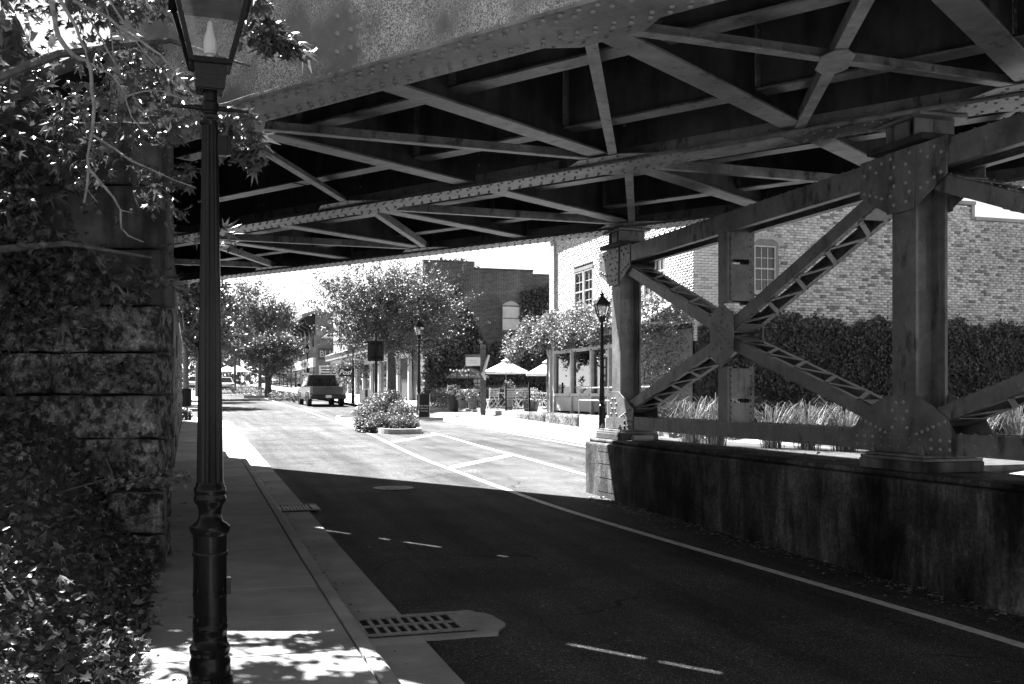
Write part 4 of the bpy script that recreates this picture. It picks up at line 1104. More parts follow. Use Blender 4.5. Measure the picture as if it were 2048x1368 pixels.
# pilaster at the far end of the facade, cornice
k = MB(); k.box(S(SA1 - .2, TF_ - .02, 4.2), U * .25, Rt * .08, Z * 3.6); o = k.build('pilaster', 'brick_pale', bA); uvbox(o)
k = MB(); k.box(S((SA0 + SA1) / 2, TF_ - .06, ZTOP + .42), U * ((SA1 - SA0) / 2 + .1), Rt * .14, Z * .09); k.box(S((SA0 + SA1) / 2, TF_ - .02, ZTOP + .29), U * ((SA1 - SA0) / 2 + .02), Rt * .09, Z * .04); k.build('cornice', 'brick_pale', bA); 
def sash(parent, c, ax, nrm, wd, ht, cols, rows, pane='glassdark', frame='trim', name='window', arch=0):
    ax = Vector(ax); nrm = Vector(nrm); fr = MB(); f = .045
    for e in (-1, 1): fr.box(c + ax * e * (wd / 2 - f / 2), ax * f / 2, nrm * .05, Z * ht / 2); fr.box(c + Z * e * (ht / 2 - f / 2), ax * (wd / 2 - f), nrm * .049, Z * f / 2)
    w_ = fr.build(name, frame, parent)
    mr = MB(); mr.box(c + nrm * .008, ax * (wd / 2 - f), nrm * .03, Z * .022); mr.build('meeting_rail', frame, w_)
    gw, gh = (wd - 2 * f) / cols, (ht - 2 * f) / rows
    for i in range(1, cols): MB().box(c - ax * (wd / 2 - f) + ax * gw * i, ax * .011, nrm * .018, Z * (ht / 2 - f)).build('glazing_bar', frame, w_)
    for j in range(1, rows):
        if j * 2 != rows: MB().box(c - Z * (ht / 2 - f) + Z * gh * j, ax * (wd / 2 - f), nrm * .017, Z * .011).build('glazing_bar', frame, w_)
    for i in range(cols):
        for j in range(rows):
            MB().box(c - ax * (wd / 2 - f) + ax * gw * (i + .5) - Z * (ht / 2 - f) + Z * gh * (j + .5) - nrm * .01, ax * (gw / 2 - .001), nrm * .004, Z * (gh / 2 - .001)).build('pane', pane, w_)
    sl_ = MB(); sl_.box(c - Z * (ht / 2 + .04) + nrm * .03, ax * (wd / 2 + .06), nrm * .11, Z * .04); sl_.build('sill', frame if arch == 0 else 'plaster', w_)
    return w_
def reveal(parent, o, ax, nrm, h):
    k = MB(); ax = Vector(ax); nrm = Vector(nrm); k.box(o + ax * (h[0] + h[1]) / 2 + Z * (h[2] + h[3]) / 2 + nrm * -.02, ax * (h[1] - h[0]) / 2, nrm * .004, Z * (h[3] - h[2]) / 2).build('reveal', 'grey', parent)
for h in (w1, w2):
    o = S(SA0, TF_); wd = h[1] - h[0]; ht = h[3] - h[2]
    # bricks stand proud of the core, so set the sashes just in front of it
    k = MB().box(o + U * (h[0] + wd / 2) + Z * (h[3] - .06) - Rt * -.02, U * wd / 2, Rt * .05, Z * .06); k.build('lintel', 'grey', bA)
    for e in (-.25, .25): sash(bA, o + U * (h[0] + wd * (.5 + e)) + Z * (h[2] + ht / 2 - .06) + Rt * .03, -U, -Rt, wd * .46, ht - .14, 2 if h is w1 else 2, 4)
o = S(SA0, TF_); wd = ws[1] - ws[0]
sash(bA, o + Rt * (ws[0] + wd / 2 - .02) + Z * (ws[2] + .70) + U * .05, Rt, -U, wd * .90, 1.30, 3, 4, arch=1)
k = MB(); ar = [o + Rt * (ws[0] + wd * (.5 - .5 * math.cos(R(a)))) + Z * (ws[2] + 1.36 + .16 * math.sin(R(a))) - U * .006 for a in range(0, 181, 15)]
k.prism(ar, U * .05).build('arch_panel', 'grey', bA)
k = MB(); nA = 15
for i in range(nA):
    a = 180 * (i + .5) / nA; dr = Rt * -math.cos(R(a)) * .62 + Z * math.sin(R(a)) * .3; dr.normalize()
    c_ = o + Rt * (ws[0] + wd / 2) + Rt * (-math.cos(R(a)) * (wd / 2 + .1)) + Z * (ws[2] + 1.36 + .26 * math.sin(R(a))) - U * .016
    MB().box(c_, dr * .1, U * .008, dr.cross(U) * .032).build('arch_brick', 'plaster', bA)
k = MB().box(o + Rt * (ws[1] - .02) + Z * (ws[2] + .75) - U * .004, Rt * .05, U * .006, Z * .72); k.build('window_jamb', 'grey', bA)
# shop front
sf = empty('shop_front', S(32, TF_ - .02, 1), 'glazed timber shop front with plant display under the vine awning', 'shop front')
def pxs(px, y, tt):    # point on facade plane
    kx = (px - 1024) / FPX; Y = tt / (kx * .9543 + .2990); return kx * Y * U.x + Y * U.y, EYE + (HY - y) / FPX * Y
SF0, SF1 = 28.6, 36.2
MB().box(S((SF0 + SF1) / 2, TF_ + .06, 2.2), U * ((SF1 - SF0) / 2), Rt * .004, Z * 1.3).build('back_panel', 'room', sf)
zf0, zf1 = 1.06, 3.42
posts = [s_at(1107) - .0, s_at(1115), s_at(1150), s_at(1190), s_at(1226), s_at(1262)]
for s_ in posts: MB().box(S(s_, TF_ - .10, (zf0 + zf1) / 2), U * .07, Rt * .07, Z * (zf1 - zf0) / 2).build('post', 'trim', sf)
for a, b in zip(posts[1:], posts[2:]):
    m_, h_ = (a + b) / 2, abs(a - b) / 2 - .071
    MB().box(S(m_, TF_ - .10, 1.72), U * h_, Rt * .10, Z * .05).build('sill', 'trim', sf)
    MB().box(S(m_, TF_ - .08, 1.40), U * h_, Rt * .03, Z * .26).build('stall_riser', 'grey' if a < 33 else 'trim', sf)
    MB().box(S(m_, TF_ - .10, 3.30), U * h_, Rt * .06, Z * .06).build('head', 'trim', sf)
    MB().box(S(m_, TF_ - .07, 2.5), U * h_, Rt * .004, Z * .73).build('pane', 'shopglass', sf)
MB().box(S(26.9, TF_ - .05, 2.3), U * 1.65, Rt * .03, Z * 1.25).build('blank_panel', 'grey', sf)
MB().box(S(posts[0] + .25, TF_ - .05, 2.4), U * .22, Rt * .06, Z * 1.5).build('brick_pier', 'brick_white', sf)
# display: urn, shelf stand, lamps behind the glass
dp = empty('plant_stand', S(s_at(1168), TF_ - .0, 1.2), 'iron plant stand with urn and potted plants behind the shop window', 'plant stand')
c_ = S(s_at(1168), TF_ - .02, 0)
k = MB()
for zz in (2.15, 2.68): k.box(c_ + Z * zz, U * .45, Rt * .018, Z * .012)
for e in (-.4, .4): k.box(c_ + U * e + Z * 2.3, U * .012, Rt * .012, Z * .6)
k.build('shelf', 'blackmatte', dp)
k = MB()
for e in (-.25, .25): k.tube([c_ + U * e + U * .2 * math.cos(R(a)) + Z * (2.85 + .22 * math.sin(R(a))) for a in range(0, 181, 20)], .012, 5)
k.build('hoop', 'blackmatte', dp)
MB().lathe([(1.74, .10), (1.78, .08), (1.84, .12), (1.95, .24), (1.99, .28), (2.01, .28)], c_ - Rt * .0, 14).build('urn', 'plaster', dp, smooth=True)
pts = np.vstack([cluster_pts(c_ + Z * 2.2, (.22, .04, .2), 90), cluster_pts(c_ + U * .3 + Z * 2.9, (.16, .05, .16), 70), cluster_pts(c_ - U * .3 + Z * 2.9, (.14, .05, .14), 60), cluster_pts(S(s_at(1131), TF_ - .0, 2.0), (.12, .05, .2), 60)])
v, f = leaves(pts, .08, LEAF2); np_mesh('foliage', v, f, 'leafdark', dp, 'stuff')
k = MB().box(S(s_at(1212), TF_ - .085, 2.45), U * .30, Rt * .006, Z * .52); mb_ = k.build('poster_board', 'blackmatte', sf)
for i, (dz_, hh) in enumerate(((.33, .12), (.05, .1), (-.2, .06))): MB().box(S(s_at(1212), TF_ - .093, 2.45 + dz_), U * .17, Rt * .003, Z * hh).build('poster', 'plaster', mb_)
# awning frame under the vines
aw = empty('vine_awning', S(32, TF_ - .6, 3.3), 'thick leafy vine spilling over the awning of the brick shop', 'vine')
k = MB().prism([S(37.6, TF_ - .05, 4.45), S(37.6, TF_ - 1.2, 3.75), S(25.6, TF_ - 1.2, 3.75), S(25.6, TF_ - .05, 4.45)], Z * .04); k.build('awning_top', 'white', aw)
for s_ in (26, 29, 32, 35, 37.4): MB().box(S(s_, TF_ - .6, 3.72), U * .04, Rt * .6, Z * .03).build('bracket', 'trim', aw)
pts = []
for i in range(30000):
    s_ = random.uniform(24.9, 38.6); e = (s_ - 24.9) / 13.7
    top = 4.5 - .55 * max(0, (s_ - 36.3) / 2.3); d_ = random.random()
    tt = TF_ - .1 - 1.35 * d_ + random.gauss(0, .06); zz = top - .75 * d_ ** 1.3 + random.gauss(0, .10)
    if random.random() < .42: zz -= random.random() * .55; tt = TF_ - 1.2 + random.gauss(0, .12)
    if s_ < 28.2 and random.random() < .62: tt = TF_ - .45 + random.gauss(0, .25); zz = 1.1 + random.random() * 3.3
    wob = .18 * math.sin(s_ * 2.3) + .12 * math.sin(s_ * 5.1 + 1)
    pts.append(tuple(S(s_, tt, zz + wob)))
v, f = leaves(np.array(pts), .08, LEAF2, bias=(-.5, -.2, .8), jit=.8); np_mesh('foliage', v, f, 'leafbush', aw, 'stuff')
# ivy on the side wall
iv = empty('wall_ivy', S(SA0 - .2, 20, .5), 'dense clipped ivy covering the lower side wall of the brick shop', 'ivy')
n = 44000; tt = rng.uniform(TF_ + .2, 30, n); zz = .3 + rng.uniform(0, 1, n) * (3.62 + .10 * np.sin(tt * 1.3) + .08 * np.sin(tt * 4.1) + .06 * np.sin(tt * 9) + .25 * (rng.uniform(0, 1, n) > .985)); dp_ = np.abs(rng.normal(.10, .05, n) + .08 * np.sin(tt * 2.7 + zz * 3) * np.sin(zz * 4.0 - tt))
pts = np.array([tuple(S(SA0 - d_, t_, z_)) for t_, z_, d_ in zip(tt, zz, dp_)])
v, f = leaves(pts, .10, LEAF2, bias=tuple(-U * .9 + Z * .3), jit=.5); np_mesh('foliage', v, f, 'leafdark', iv, 'stuff')
MB().box(S(SA0 - .03, 21.6, 1.9), Rt * 8.4, U * .02, Z * 1.7).build('stem_mat', 'soil', iv)
# terrace in front of the shop, low wall, railing
ter = MB().prism([S(24.6, 12.05, .3), S(38.5, 12.05, .3), S(60, 12.2, .3), S(60, 20, .3), S(SA1 + .1, 20, .3), S(SA1 + .1, TF_ + .1, .3), S(24.6, TF_ + .1, .3)], Z * (ZP + .09 - .3)).build('terrace', 'walk'); ter['kind'] = 'structure'
lw = empty('low_wall', S(30, 11.9, .5), 'low weathered concrete retaining wall along the terrace edge', 'wall')
for s0, s1, t0, m_ in ((27, 30.6, 11.85, 'concrete'), (30.62, 34.0, 11.9, 'stone'), (34.02, 37.5, 11.95, 'stone')):
    rough_block(S((s0 + s1) / 2, t0 + .14, .72), U * (s1 - s0) / 2, Rt * .16, Z * .36, m_, lw, 'block', .05, 5)
rl = empty('handrail', S(30, 12.2, 1.05), 'pale two rail pipe handrail in front of the shop', 'railing')
hs = [s_at(1178) - 1.5, 29.0, 26.6]
for s_ in hs: MB().tube([S(s_, 12.15, 1.0), S(s_, 12.15, 1.95)], .022, 8).build('post', 'trim', rl, smooth=True)
for z_ in (1.55, 1.95): MB().tube([S(hs[0], 12.15, z_), S(25.2, 12.15, z_)], .02, 8).build('rail', 'trim', rl, smooth=True)
# ornamental grasses and low plants along the side wall
bed = MB().prism([S(13.5, 11.4, .15), S(25.1, 11.4, .15), S(25.1, 30, .15), S(13.5, 30, .15)], Z * .45).build('planting_bed', 'soil'); bed['kind'] = 'structure'
sv = MB().prism([S(6, 10.8, .1), S(13.45, 10.8, .1), S(13.45, 30, .1), S(6, 30, .1)], Z * .12).build('gravel_lot', 'ground'); sv['kind'] = 'structure'
def grass_clump(p, h, n, spread, lb):
    V = []; F = []
    for i in range(n):
        a = random.uniform(0, 6.283); l = h * random.uniform(.7, 1.15); sp = spread * random.uniform(.3, 1.1); dr = Vector((math.cos(a), math.sin(a), 0)); sd = Vector((-dr.y, dr.x, 0)) * .009
        b0 = Vector(p) + dr * random.uniform(0, .3); k0 = len(V)
        for j in range(6):
            t = j / 5; q = b0 + dr * sp * t ** 1.6 + Z * l * (t - .38 * t ** 3 * (1 + random.random() * .6)); w_ = 1 - .8 * t
            V += [q - sd * w_, q + sd * w_]
        F += [(k0 + 2 * j, k0 + 2 * j + 1, k0 + 2 * j + 3, k0 + 2 * j + 2) for j in range(5)]
    props(np_mesh('ornamental_grass', V, F, 'grassblade'), lb, 'grass', 'ornamental grass clumps')
for px, Y, h, n, lb in ((1385, 23.0, 1.15, 150, 'pale arching grass clump nearest the vine at the shop corner'), (1430, 22.6, 1.25, 190, 'tall pale grass clump left of the pier hanger'), (1545, 21.8, 1.05, 150, 'grass clump just right of the pier hanger against the ivy'), (1615, 21.2, 1.1, 170, 'broad grass clump in the middle of the ivy wall'), (1690, 20.6, 1.15, 170, 'grass clump left of the wide column foot'), (1760, 20.8, .95, 110, 'low grass clump behind the wide column foot'), (1950, 20.4, 1.2, 150, 'tall feathery grass clump right of the wide column'), (2035, 20.0, 1.1, 140, 'grass clump at the far right end of the planting bed')):
    X = (px - 1024) / FPX * Y; grass_clump((X, Y, .58), h * 1.45, int(n * 1.1), .95, lb)
pts = np.vstack([cluster_pts(S(24 - .3 * i, 12.2 + .5 * (i % 2), .8), (.35, .35, .25), 130) for i in range(6)])
v, f = leaves(pts, .09, LEAF2); props(np_mesh('low_shrub', v, f, 'leafbush'), 'low leafy shrub at the shop corner by the grasses', 'shrub')

# ================================================================== building B: dark brick, patio side
SB = 59.0; zB = 10.2
bB = empty('dark_brick_building', SG(70, 18), 'two storey dark brick building with ivy behind the cafe patio', 'building')
k = MB()
w_ = []
tb = [(13.1, zB + .0), (t_at(948) if False else 15.9, zB)]
def tB(px): kx = (px - 1024) / FPX; Y = SB / (kx * U.x + U.y); return kx * Y * Rt.x + Y * Rt.y
def zpx(px, py): kx = (px - 1024) / FPX; Y = SB / (kx * U.x + U.y); return EYE + (HY - py) / FPX * Y
t1, t2, t3 = tB(948), tB(1066), tB(1115)
z_a, z_b, z_c = zpx(900, 524), zpx(1000, 540), zpx(1085, 551)
prof = [(13.1, .4), (40, .4), (40, z_c), (t2, z_c), (t2, z_b), (t1, z_b), (t1, z_a), (13.1, z_a)]
k.prism([S(SB, a, b) for a, b in prof], U * 40); o = k.build('wall', 'brick_red', bB); uvbox(o)
for (ta, tb_, zz) in ((13.0, t1, z_a), (t1 + .03, t2, z_b), (t2 + .03, 40, z_c)): MB().box(S(SB + .1, (ta + tb_) / 2, zz + .04), Rt * (tb_ - ta) / 2, U * .2, Z * .04).build('coping', 'smooth_stone', bB)
# blind window with board, patio door
def boxwin(px0, px1, py0, py1, pane, cols, rows, frame, nm='window'):
    ta, tb_ = tB(px0), tB(px1); z0, z1 = zpx((px0 + px1) / 2, py1), zpx((px0 + px1) / 2, py0)
    return sash(bB, S(SB - .05, (ta + tb_) / 2, (z0 + z1) / 2), Rt, -U, tb_ - ta, z1 - z0, cols, rows, pane, frame, nm)
boxwin(1003, 1040, 612, 662, 'glasspale', 1, 2, 'wood')
MB().prism([S(SB - .02, tB(1003.5 + 36 * i / 8), zpx(1020, 611) + .26 * math.sin(math.pi * i / 8)) for i in range(9)], -U * .03).build('arch_panel', 'plaster', bB)
boxwin(945, 972, 748, 785, 'glasspale', 3, 4, 'blackmatte')
# street facade of B: pale painted brick upper floor, shop cornice, shop fronts
k = MB(); k.prism([S(SB + .3, 13.06, 4.6), S(99, 13.06, 5.2), S(99, 13.06, z_a - .1), S(SB + .3, 13.06, z_a - .1)], Rt * .2); o = k.build('upper_facade', 'brick_pale', bB); uvbox(o)
for i, s_ in enumerate((64, 69, 74, 79, 84, 89, 94)): sash(bB, S(s_, 13.0, 7.0 + .0), -U, -Rt, 1.1, 2.0, 2, 4, 'glassdark', 'trim')
k = MB(); k.prism([S(62, 13.05, 4.9), S(62, 12.35, 5.0), S(62, 12.25, 5.35), S(62, 12.9, 5.6), S(62, 13.05, 5.6)], U * 37.5); k.build('shop_cornice', 'grey', bB)
for i in range(60): MB().box(S(62.4 + i * .62, 12.38, 4.92), U * .14, Rt * .05, Z * .07).build('dentil', 'trim', bB)
MB().box(S(80.5, 12.9, 4.45), U * 18.4, Rt * .06, Z * .42).build('fascia', 'trim', bB)
for i, s_ in enumerate((62.4, 66, 69.5, 73, 76.5, 80, 84, 88, 92, 96, 99)):
    MB().box(S(s_, 12.92, gz(s_) + 2.0), U * .16, Rt * .1, Z * 2.05).build('pilaster', 'trim', bB)
    if i < 10: MB().box(S(s_ + 1.8, 13.02, gz(s_) + 2.2), U * 1.5, Rt * .02, Z * 1.7).build('shop_window', 'glassdark' if i % 3 else 'room', bB)
# lettering boards on the shop fronts
sb = MB().box(S(64.3, 12.82, 4.1 + .35), U * 1.6, Rt * .02, Z * .3); so_ = sb.build('shop_board', 'white', bB)
text('lettering', 'JEWEL', .42, S(64.3, 12.79, 4.3), -U, Z, 'blackmatte', so_)
# ivy on B
ivb = empty('patio_ivy', SG(SB - .2, 16), 'dark ivy climbing the brick wall behind the patio umbrellas', 'ivy')
pts = []
while len(pts) < 13000:
    px = random.uniform(845, 1112); py = random.uniform(560, 800)
    d1 = (px < 905 + (py - 560) * .5 and px < 990 and py > 575 - (px - 850) * .0)
    d2 = (px > 1040 - (py - 600) * .0 and (py - 570) > (1105 - px) * .25 and abs((px - 1075) - (py - 640) * -.12) < 46)
    d3 = py > 690 + 14 * math.sin(px * .06) + 10 * math.sin(px * .17)
    if py < 566: continue
    if 1001 < px < 1042 and 608 < py < 664 and random.random() < .9: continue
    if 944 < px < 974 and py > 746: continue
    if 985 < px < 1010 and py > 735 and random.random() < .8: continue
    if d1 or d2 or d3: pts.append(tuple(S(SB - .08 - random.random() * .22, tB(px), zpx(px, py))))
v, f = leaves(np.array(pts), .19, LEAF2, bias=tuple(-U * .9 + Z * .3), jit=.55); np_mesh('foliage', v, f, 'leafdark', ivb, 'stuff')
pts = np.vstack([cluster_pts(S(SB + 2 + random.random(), tB(px), zpx(px, py)), (.5, .5, .35), 60) for px, py in ((905, 518), (920, 516), (932, 518), (945, 520), (955, 524), (962, 530))])
v, f = leaves(pts, .2, LEAF2); props(np_mesh('roof_weeds', v, f, 'leaflit'), 'small leafy sprouts growing along the brick parapet', 'plant')

# ================================================================== building C: brick corner building with painted letters
def px_street(px, t): kx = (px - 1024) / FPX; Y = t / (kx * .9543 + .2990); return kx * Y * U.x + Y * U.y
SC = px_street(631, 13.1); SC1 = px_street(594, 13.1); zg = gz(SC); YC = S(SC, 13.1).y; zC = EYE + (HY - 626) / FPX * YC
bC = empty('corner_brick_building', S(SC, 13.1, zg), 'tall brick building with bracketed cornice and painted letters on its side', 'building')
k = MB(); k.prism([S(SC, 13.1, zg), S(SC, 30, zg), S(SC1, 30, zg), S(SC1, 13.1, zg)], Z * (zC - zg)); o = k.build('wall', 'brick_far', bC); uvbox(o)
k = MB(); k.prism([S(SC - .3, 12.9, zC), S(SC - .3, 11.6, zC - .55), S(SC - .3, 11.6, zC - .15), S(SC - .3, 13.4, zC + .35)], U * (SC1 - SC + .6)); k.build('cornice', 'grey', bC)
MB().box(S(SC - .05, 21, zC + .1), Rt * 8, U * .15, Z * .14).build('parapet_cap', 'grey', bC)
n = 6
for i in range(n):
    s_ = SC + .4 + (SC1 - SC - .8) * i / (n - 1)
    MB().prism([S(s_, 13.08, zC - .1), S(s_, 11.9, zC - .5), S(s_, 12.2, zC - 1.2), S(s_, 12.8, zC - 1.5), S(s_, 13.08, zC - 2.4)], U * .5).build('bracket', 'blackmatte', bC)
for i in range(4):
    s_ = SC + 2.2 + (SC1 - SC - 4) * i / 3
    sash(bC, S(s_, 13.06, zg + 7.2), -U, -Rt, 1.5, 4.0, 1, 2, 'glassdark', 'blackmatte')
MB().box(S((SC + SC1) / 2, 12.95, zg + 3.4), U * ((SC1 - SC) / 2), Rt * .15, Z * .5).build('shop_fascia', 'trim', bC)
for i in range(4): MB().box(S(SC + 3 + i * 5, 13.04, zg + 1.5), U * 1.8, Rt * .04, Z * 1.4).build('shop_window', 'glassdark', bC)
def zC_(py): return EYE + (HY - py) / FPX * S(SC, 14).y
for (pa, pb, m_) in ((655, 688, 'grey'), (690, 722, 'darkpanel')): pass
MB().box(S(SC - .03, 17, zC_(708)), Rt * 3.6, U * .03, Z * (11.5 / FPX * YC)).build('letter_band', 'darkpanel', bC)
text('lettering', 'BUGGY', 13.0 / FPX * YC * 1.42, S(SC - .07, 13.5, zC_(714)), Rt, Z, 'trim', bC, align='LEFT')
MB().box(S(SC - .03, 17, zC_(663)), Rt * 3.8, U * .03, Z * (8 / FPX * YC)).build('sign_board', 'brick_far', bC); 
sg_ = MB(); sg_.prism([S(SC - .08, tt, zC_(pp)) for tt, pp in ((13.7, 676), (14.0, 671.5), (15.2, 672.5), (16.0, 674.5), (16.0, 678.5), (15.2, 677), (14.0, 676.5))], -U * .06)
sg_.prism([S(SC - .085, 16.5 + .62 * math.cos(R(a)), zC_(676.5) + .45 * math.sin(R(a)) * 1.1) for a in range(0, 360, 20)], -U * .05)
sg_.build('key_shaped_sign', 'white', bC)
bb = MB().box(S(SC - 8, 12.3, gz(SC) + 2.3), Rt * 1.4, U * .05, Z * 1.0)
wb = empty('white_notice_board', S(SC - 26, 12.2, gz(90)), 'white notice board with printed lines in front of the brick corner building', 'sign')
Yw = 92.0; c_ = P(657, 745, Yw)
MB().box(c_, XR * .85, YF * .04, Z * .62).build('board', 'white', wb)
for i in range(4): MB().box(c_ + Z * (.4 - i * .24) - YF * .045, XR * (.6 if i % 2 else .68), YF * .004, Z * .05).build('printed_line', 'blackmatte', wb)
for e in (-.7, .7): MB().box(Vector((c_.x + e, Yw + .05, (c_.z - .6 + gz(90)) / 2)), XR * .05, YF * .04, Z * ((c_.z - .6 - gz(90)) / 2)).build('post', 'wood', wb)
# hanging sign
Yp = 78.0; c_ = P(692, 745, Yp)
hsn = empty('hanging_sign', c_, 'black hanging shop sign with pale script lettering under the shop cornice', 'sign')
MB().box(c_, XR * .52, YF * .03, Z * .32).build('board', 'blackmatte', hsn); text('lettering', 'Posh', .55, c_ - YF * .035 - Z * .16, XR, Z, 'white', hsn, shear=.3)
MB().box(c_ + Z * .42, XR * .7, YF * .02, Z * .02).build('bracket', 'blackmatte', hsn)
pts = np.vstack([cluster_pts(P(px, py, 80), (.9, .4, .6), 160) for px, py in ((675, 735), (700, 728), (720, 730), (728, 745), (690, 765), (640, 770), (625, 775))])
v, f = leaves(pts, .2, LEAF2); props(np_mesh('hanging_vines', v, f, 'leafbush'), 'leafy vines hanging around the shop fronts under the cornice', 'vine')
# further row of shops
rw = [(px_street(593, 13.1), 560, 668, 'darkpanel', 'dark boarded shop standing next to the brick corner building'), (px_street(575, 13.1), 545, 660, 'brick_far', 'low brick shop further along the street behind the trees'), (px_street(556, 13.1), 520, 655, 'darkpanel', 'dark flat roofed building far along the street behind the trees')]
for i, (s0, pxe, pyt, m_, lb) in enumerate(rw):
    s0 += .1; s1 = s0 + 24; z0 = gz(s0); zt = EYE + (HY - pyt) / FPX * S(s0, 13).y
    e = empty('row_shop', S(s0, 13.1, z0), lb, 'building', 'row shops along the far street')
    o = MB().prism([S(s0, 13.1, z0 - .2), S(s0, 26, z0 - .2), S(s1, 26, z0 - .2), S(s1, 13.1, z0 - .2)], Z * (zt - z0 + .2)).build('wall', m_, e)
    if m_ == 'brick_far': uvbox(o)
    MB().box(S((s0 + s1) / 2, 12.9, zt + .1), U * (s1 - s0) / 2, Rt * .5, Z * .2).build('cornice', 'trim', e)
    for j in range(4): MB().box(S(s0 + 3 + j * 6, 13.04, z0 + 1.9), U * 1.9, Rt * .05, Z * 1.5).build('shop_window', 'glassdark', e); MB().box(S(s0 + 3 + j * 6, 13.04, z0 + 6.0), U * .9, Rt * .05, Z * 1.3).build('window', 'glasspale', e)
    MB().box(S((s0 + s1) / 2, 12.2, z0 + 3.9), U * (s1 - s0) / 2 * .96, Rt * .9, Z * .12).build('canopy', 'darkpanel' if i else 'trim', e)
# ================================================================== street trees
def street_tree(name, base, trunk_h, crown, nshoot, lsize, lb, mat_='leaflit', group=None, r0=.22, shoot=1.0, upb=.5, per=24, stems=1):
    e = empty(name, base, lb, 'tree', group); base = Vector(base)
    cx, rx, rz = crown      # crown centre (vector from base), radii
    cc = base + Vector(cx)
    tops = []
    for st in range(stems):
        j = Vector((random.uniform(-.25, .25), random.uniform(-.2, .2), 0)) * (stems > 1)
        MB().tube([base + j, base + j * .5 + Z * trunk_h * .5, base + j * 1.5 + Z * trunk_h], [r0, r0 * .85, r0 * .75], 9).build('trunk', 'bark', e, smooth=True)
    for i in range(9):
        a = i * 2.4; tip = cc + Vector((math.cos(a) * rx * .75, math.sin(a) * rx * .6, random.uniform(-.3, .6) * rz)); b = base + Z * trunk_h * .93
        MB().tube([b, b.lerp(tip, .4) + Z * .35, tip], [r0 * .55, r0 * .3, r0 * .08], 6).build('limb', 'bark', e, smooth=True)
    P_ = []; T_ = []; clumps = []
    nc = max(14, nshoot // 18)
    for i in range(nc):
        v = Vector((random.gauss(0, 1), random.gauss(0, 1), random.gauss(0, .9) + .1)).normalized(); rr = random.uniform(.35, .92)
        clumps.append((cc + Vector((v.x * rx, v.y * rx * .9, v.z * rz)) * rr, v, random.uniform(.16, .34) * rx))
    for i in range(nshoot):
        c0, v, cr = random.choice(clumps)
        p = c0 + Vector((random.gauss(0, .6), random.gauss(0, .6), random.gauss(0, .5))) * cr
        dr = (Vector((v.x, v.y, v.z * .6)) * .8 + Z * upb + Vector((random.gauss(0, .35), random.gauss(0, .35), random.gauss(0, .25)))).normalized(); L = shoot * random.uniform(.5, 1.25)
        for j in range(per):
            t = (j + random.random()) / per
            P_.append(tuple(p + dr * L * t + Vector((random.gauss(0, .05), random.gauss(0, .05), random.gauss(0, .05))) * shoot)); T_.append(tuple(dr + Vector((random.gauss(0, .6), random.gauss(0, .6), random.gauss(0, .6)))))
    v, f = leaves(np.array(P_), lsize, LEAF2, bias=(-.2, .1, .6), tang=np.array(T_), jit=.8)
    np_mesh('crown', v, f, mat_, e, 'stuff'); return e
def gp(px, Y, dz=.15):
    X = (px - 1024) / FPX * Y; p = Vector((X, Y, 0)); return Vector((X, Y, gz(p.dot(U)) + dz))
street_tree('street_tree', gp(783, 55), 3.6, ((-.05, 0, 4.9), 3.6, 2.2), 2300, .105, 'broad leafy street tree with arching limbs beside the patio', shoot=1.2, r0=.26, upb=.4, per=30)
street_tree('street_tree', gp(520, 95), 3.0, ((0, 0, 6.6), 2.6, 3.2), 900, .19, 'tall rounded street tree above the low shrubby tree', shoot=1.7, r0=.2, upb=.7, per=20)
street_tree('street_tree', gp(535, 82), 2.4, ((.2, 0, 3.4), 2.3, 1.45), 800, .14, 'low dense shrubby tree in front of the dark boarded shop', shoot=.9, r0=.16, upb=.3, stems=3)
street_tree('street_tree', gp(470, 120), 4.0, ((0, 0, 7.0), 3.2, 4.0), 800, .22, 'pale slender street tree left of the tall rounded tree', shoot=2.0, r0=.18, upb=.7, per=20)
street_tree('street_tree', gp(440, 150), 4.0, ((0, 0, 7.5), 4.5, 4.5), 420, .38, 'distant street tree closing the end of the street', shoot=2.2, r0=.2, per=20)
street_tree('street_tree', gp(405, 170), 4.0, ((0, 0, 8.5), 6, 6), 460, .45, 'far tree mass at the bend of the street', shoot=2.4, r0=.2, per=20)
for px, Y, rx, rz, h, lb in ((372, 62, 2.0, 4.2, 6.0, 'dark tall tree just beyond the stone wall on the corner'), (350, 75, 3.0, 5.0, 7.5, 'dark tree behind the stone wall beyond the side street'), (395, 84, 2.6, 3.0, 8.4, 'dark tree on the far sidewalk past the trash bin')):
    street_tree('street_tree', gp(px, Y), 3.5, ((0, 0, h), rx, rz), 420, .26, lb, 'leafdark', None, .2, 1.4, .2, 20)
# distant wooded backdrop behind the far end of the street
pts = []
for i in range(9000):
    a = random.uniform(-.60, .1); Y = random.uniform(230, 260); pts.append((a * Y, Y, 3 + random.random() ** 1.2 * (9 + 3 * math.sin(a * 40) + 2 * math.sin(a * 90))))
v, f = leaves(np.array(pts), 1.6, LEAF2); props(np_mesh('distant_wood', v, f, 'leaflit', None, 'stuff'), 'distant wooded rise beyond the end of the street', 'trees')

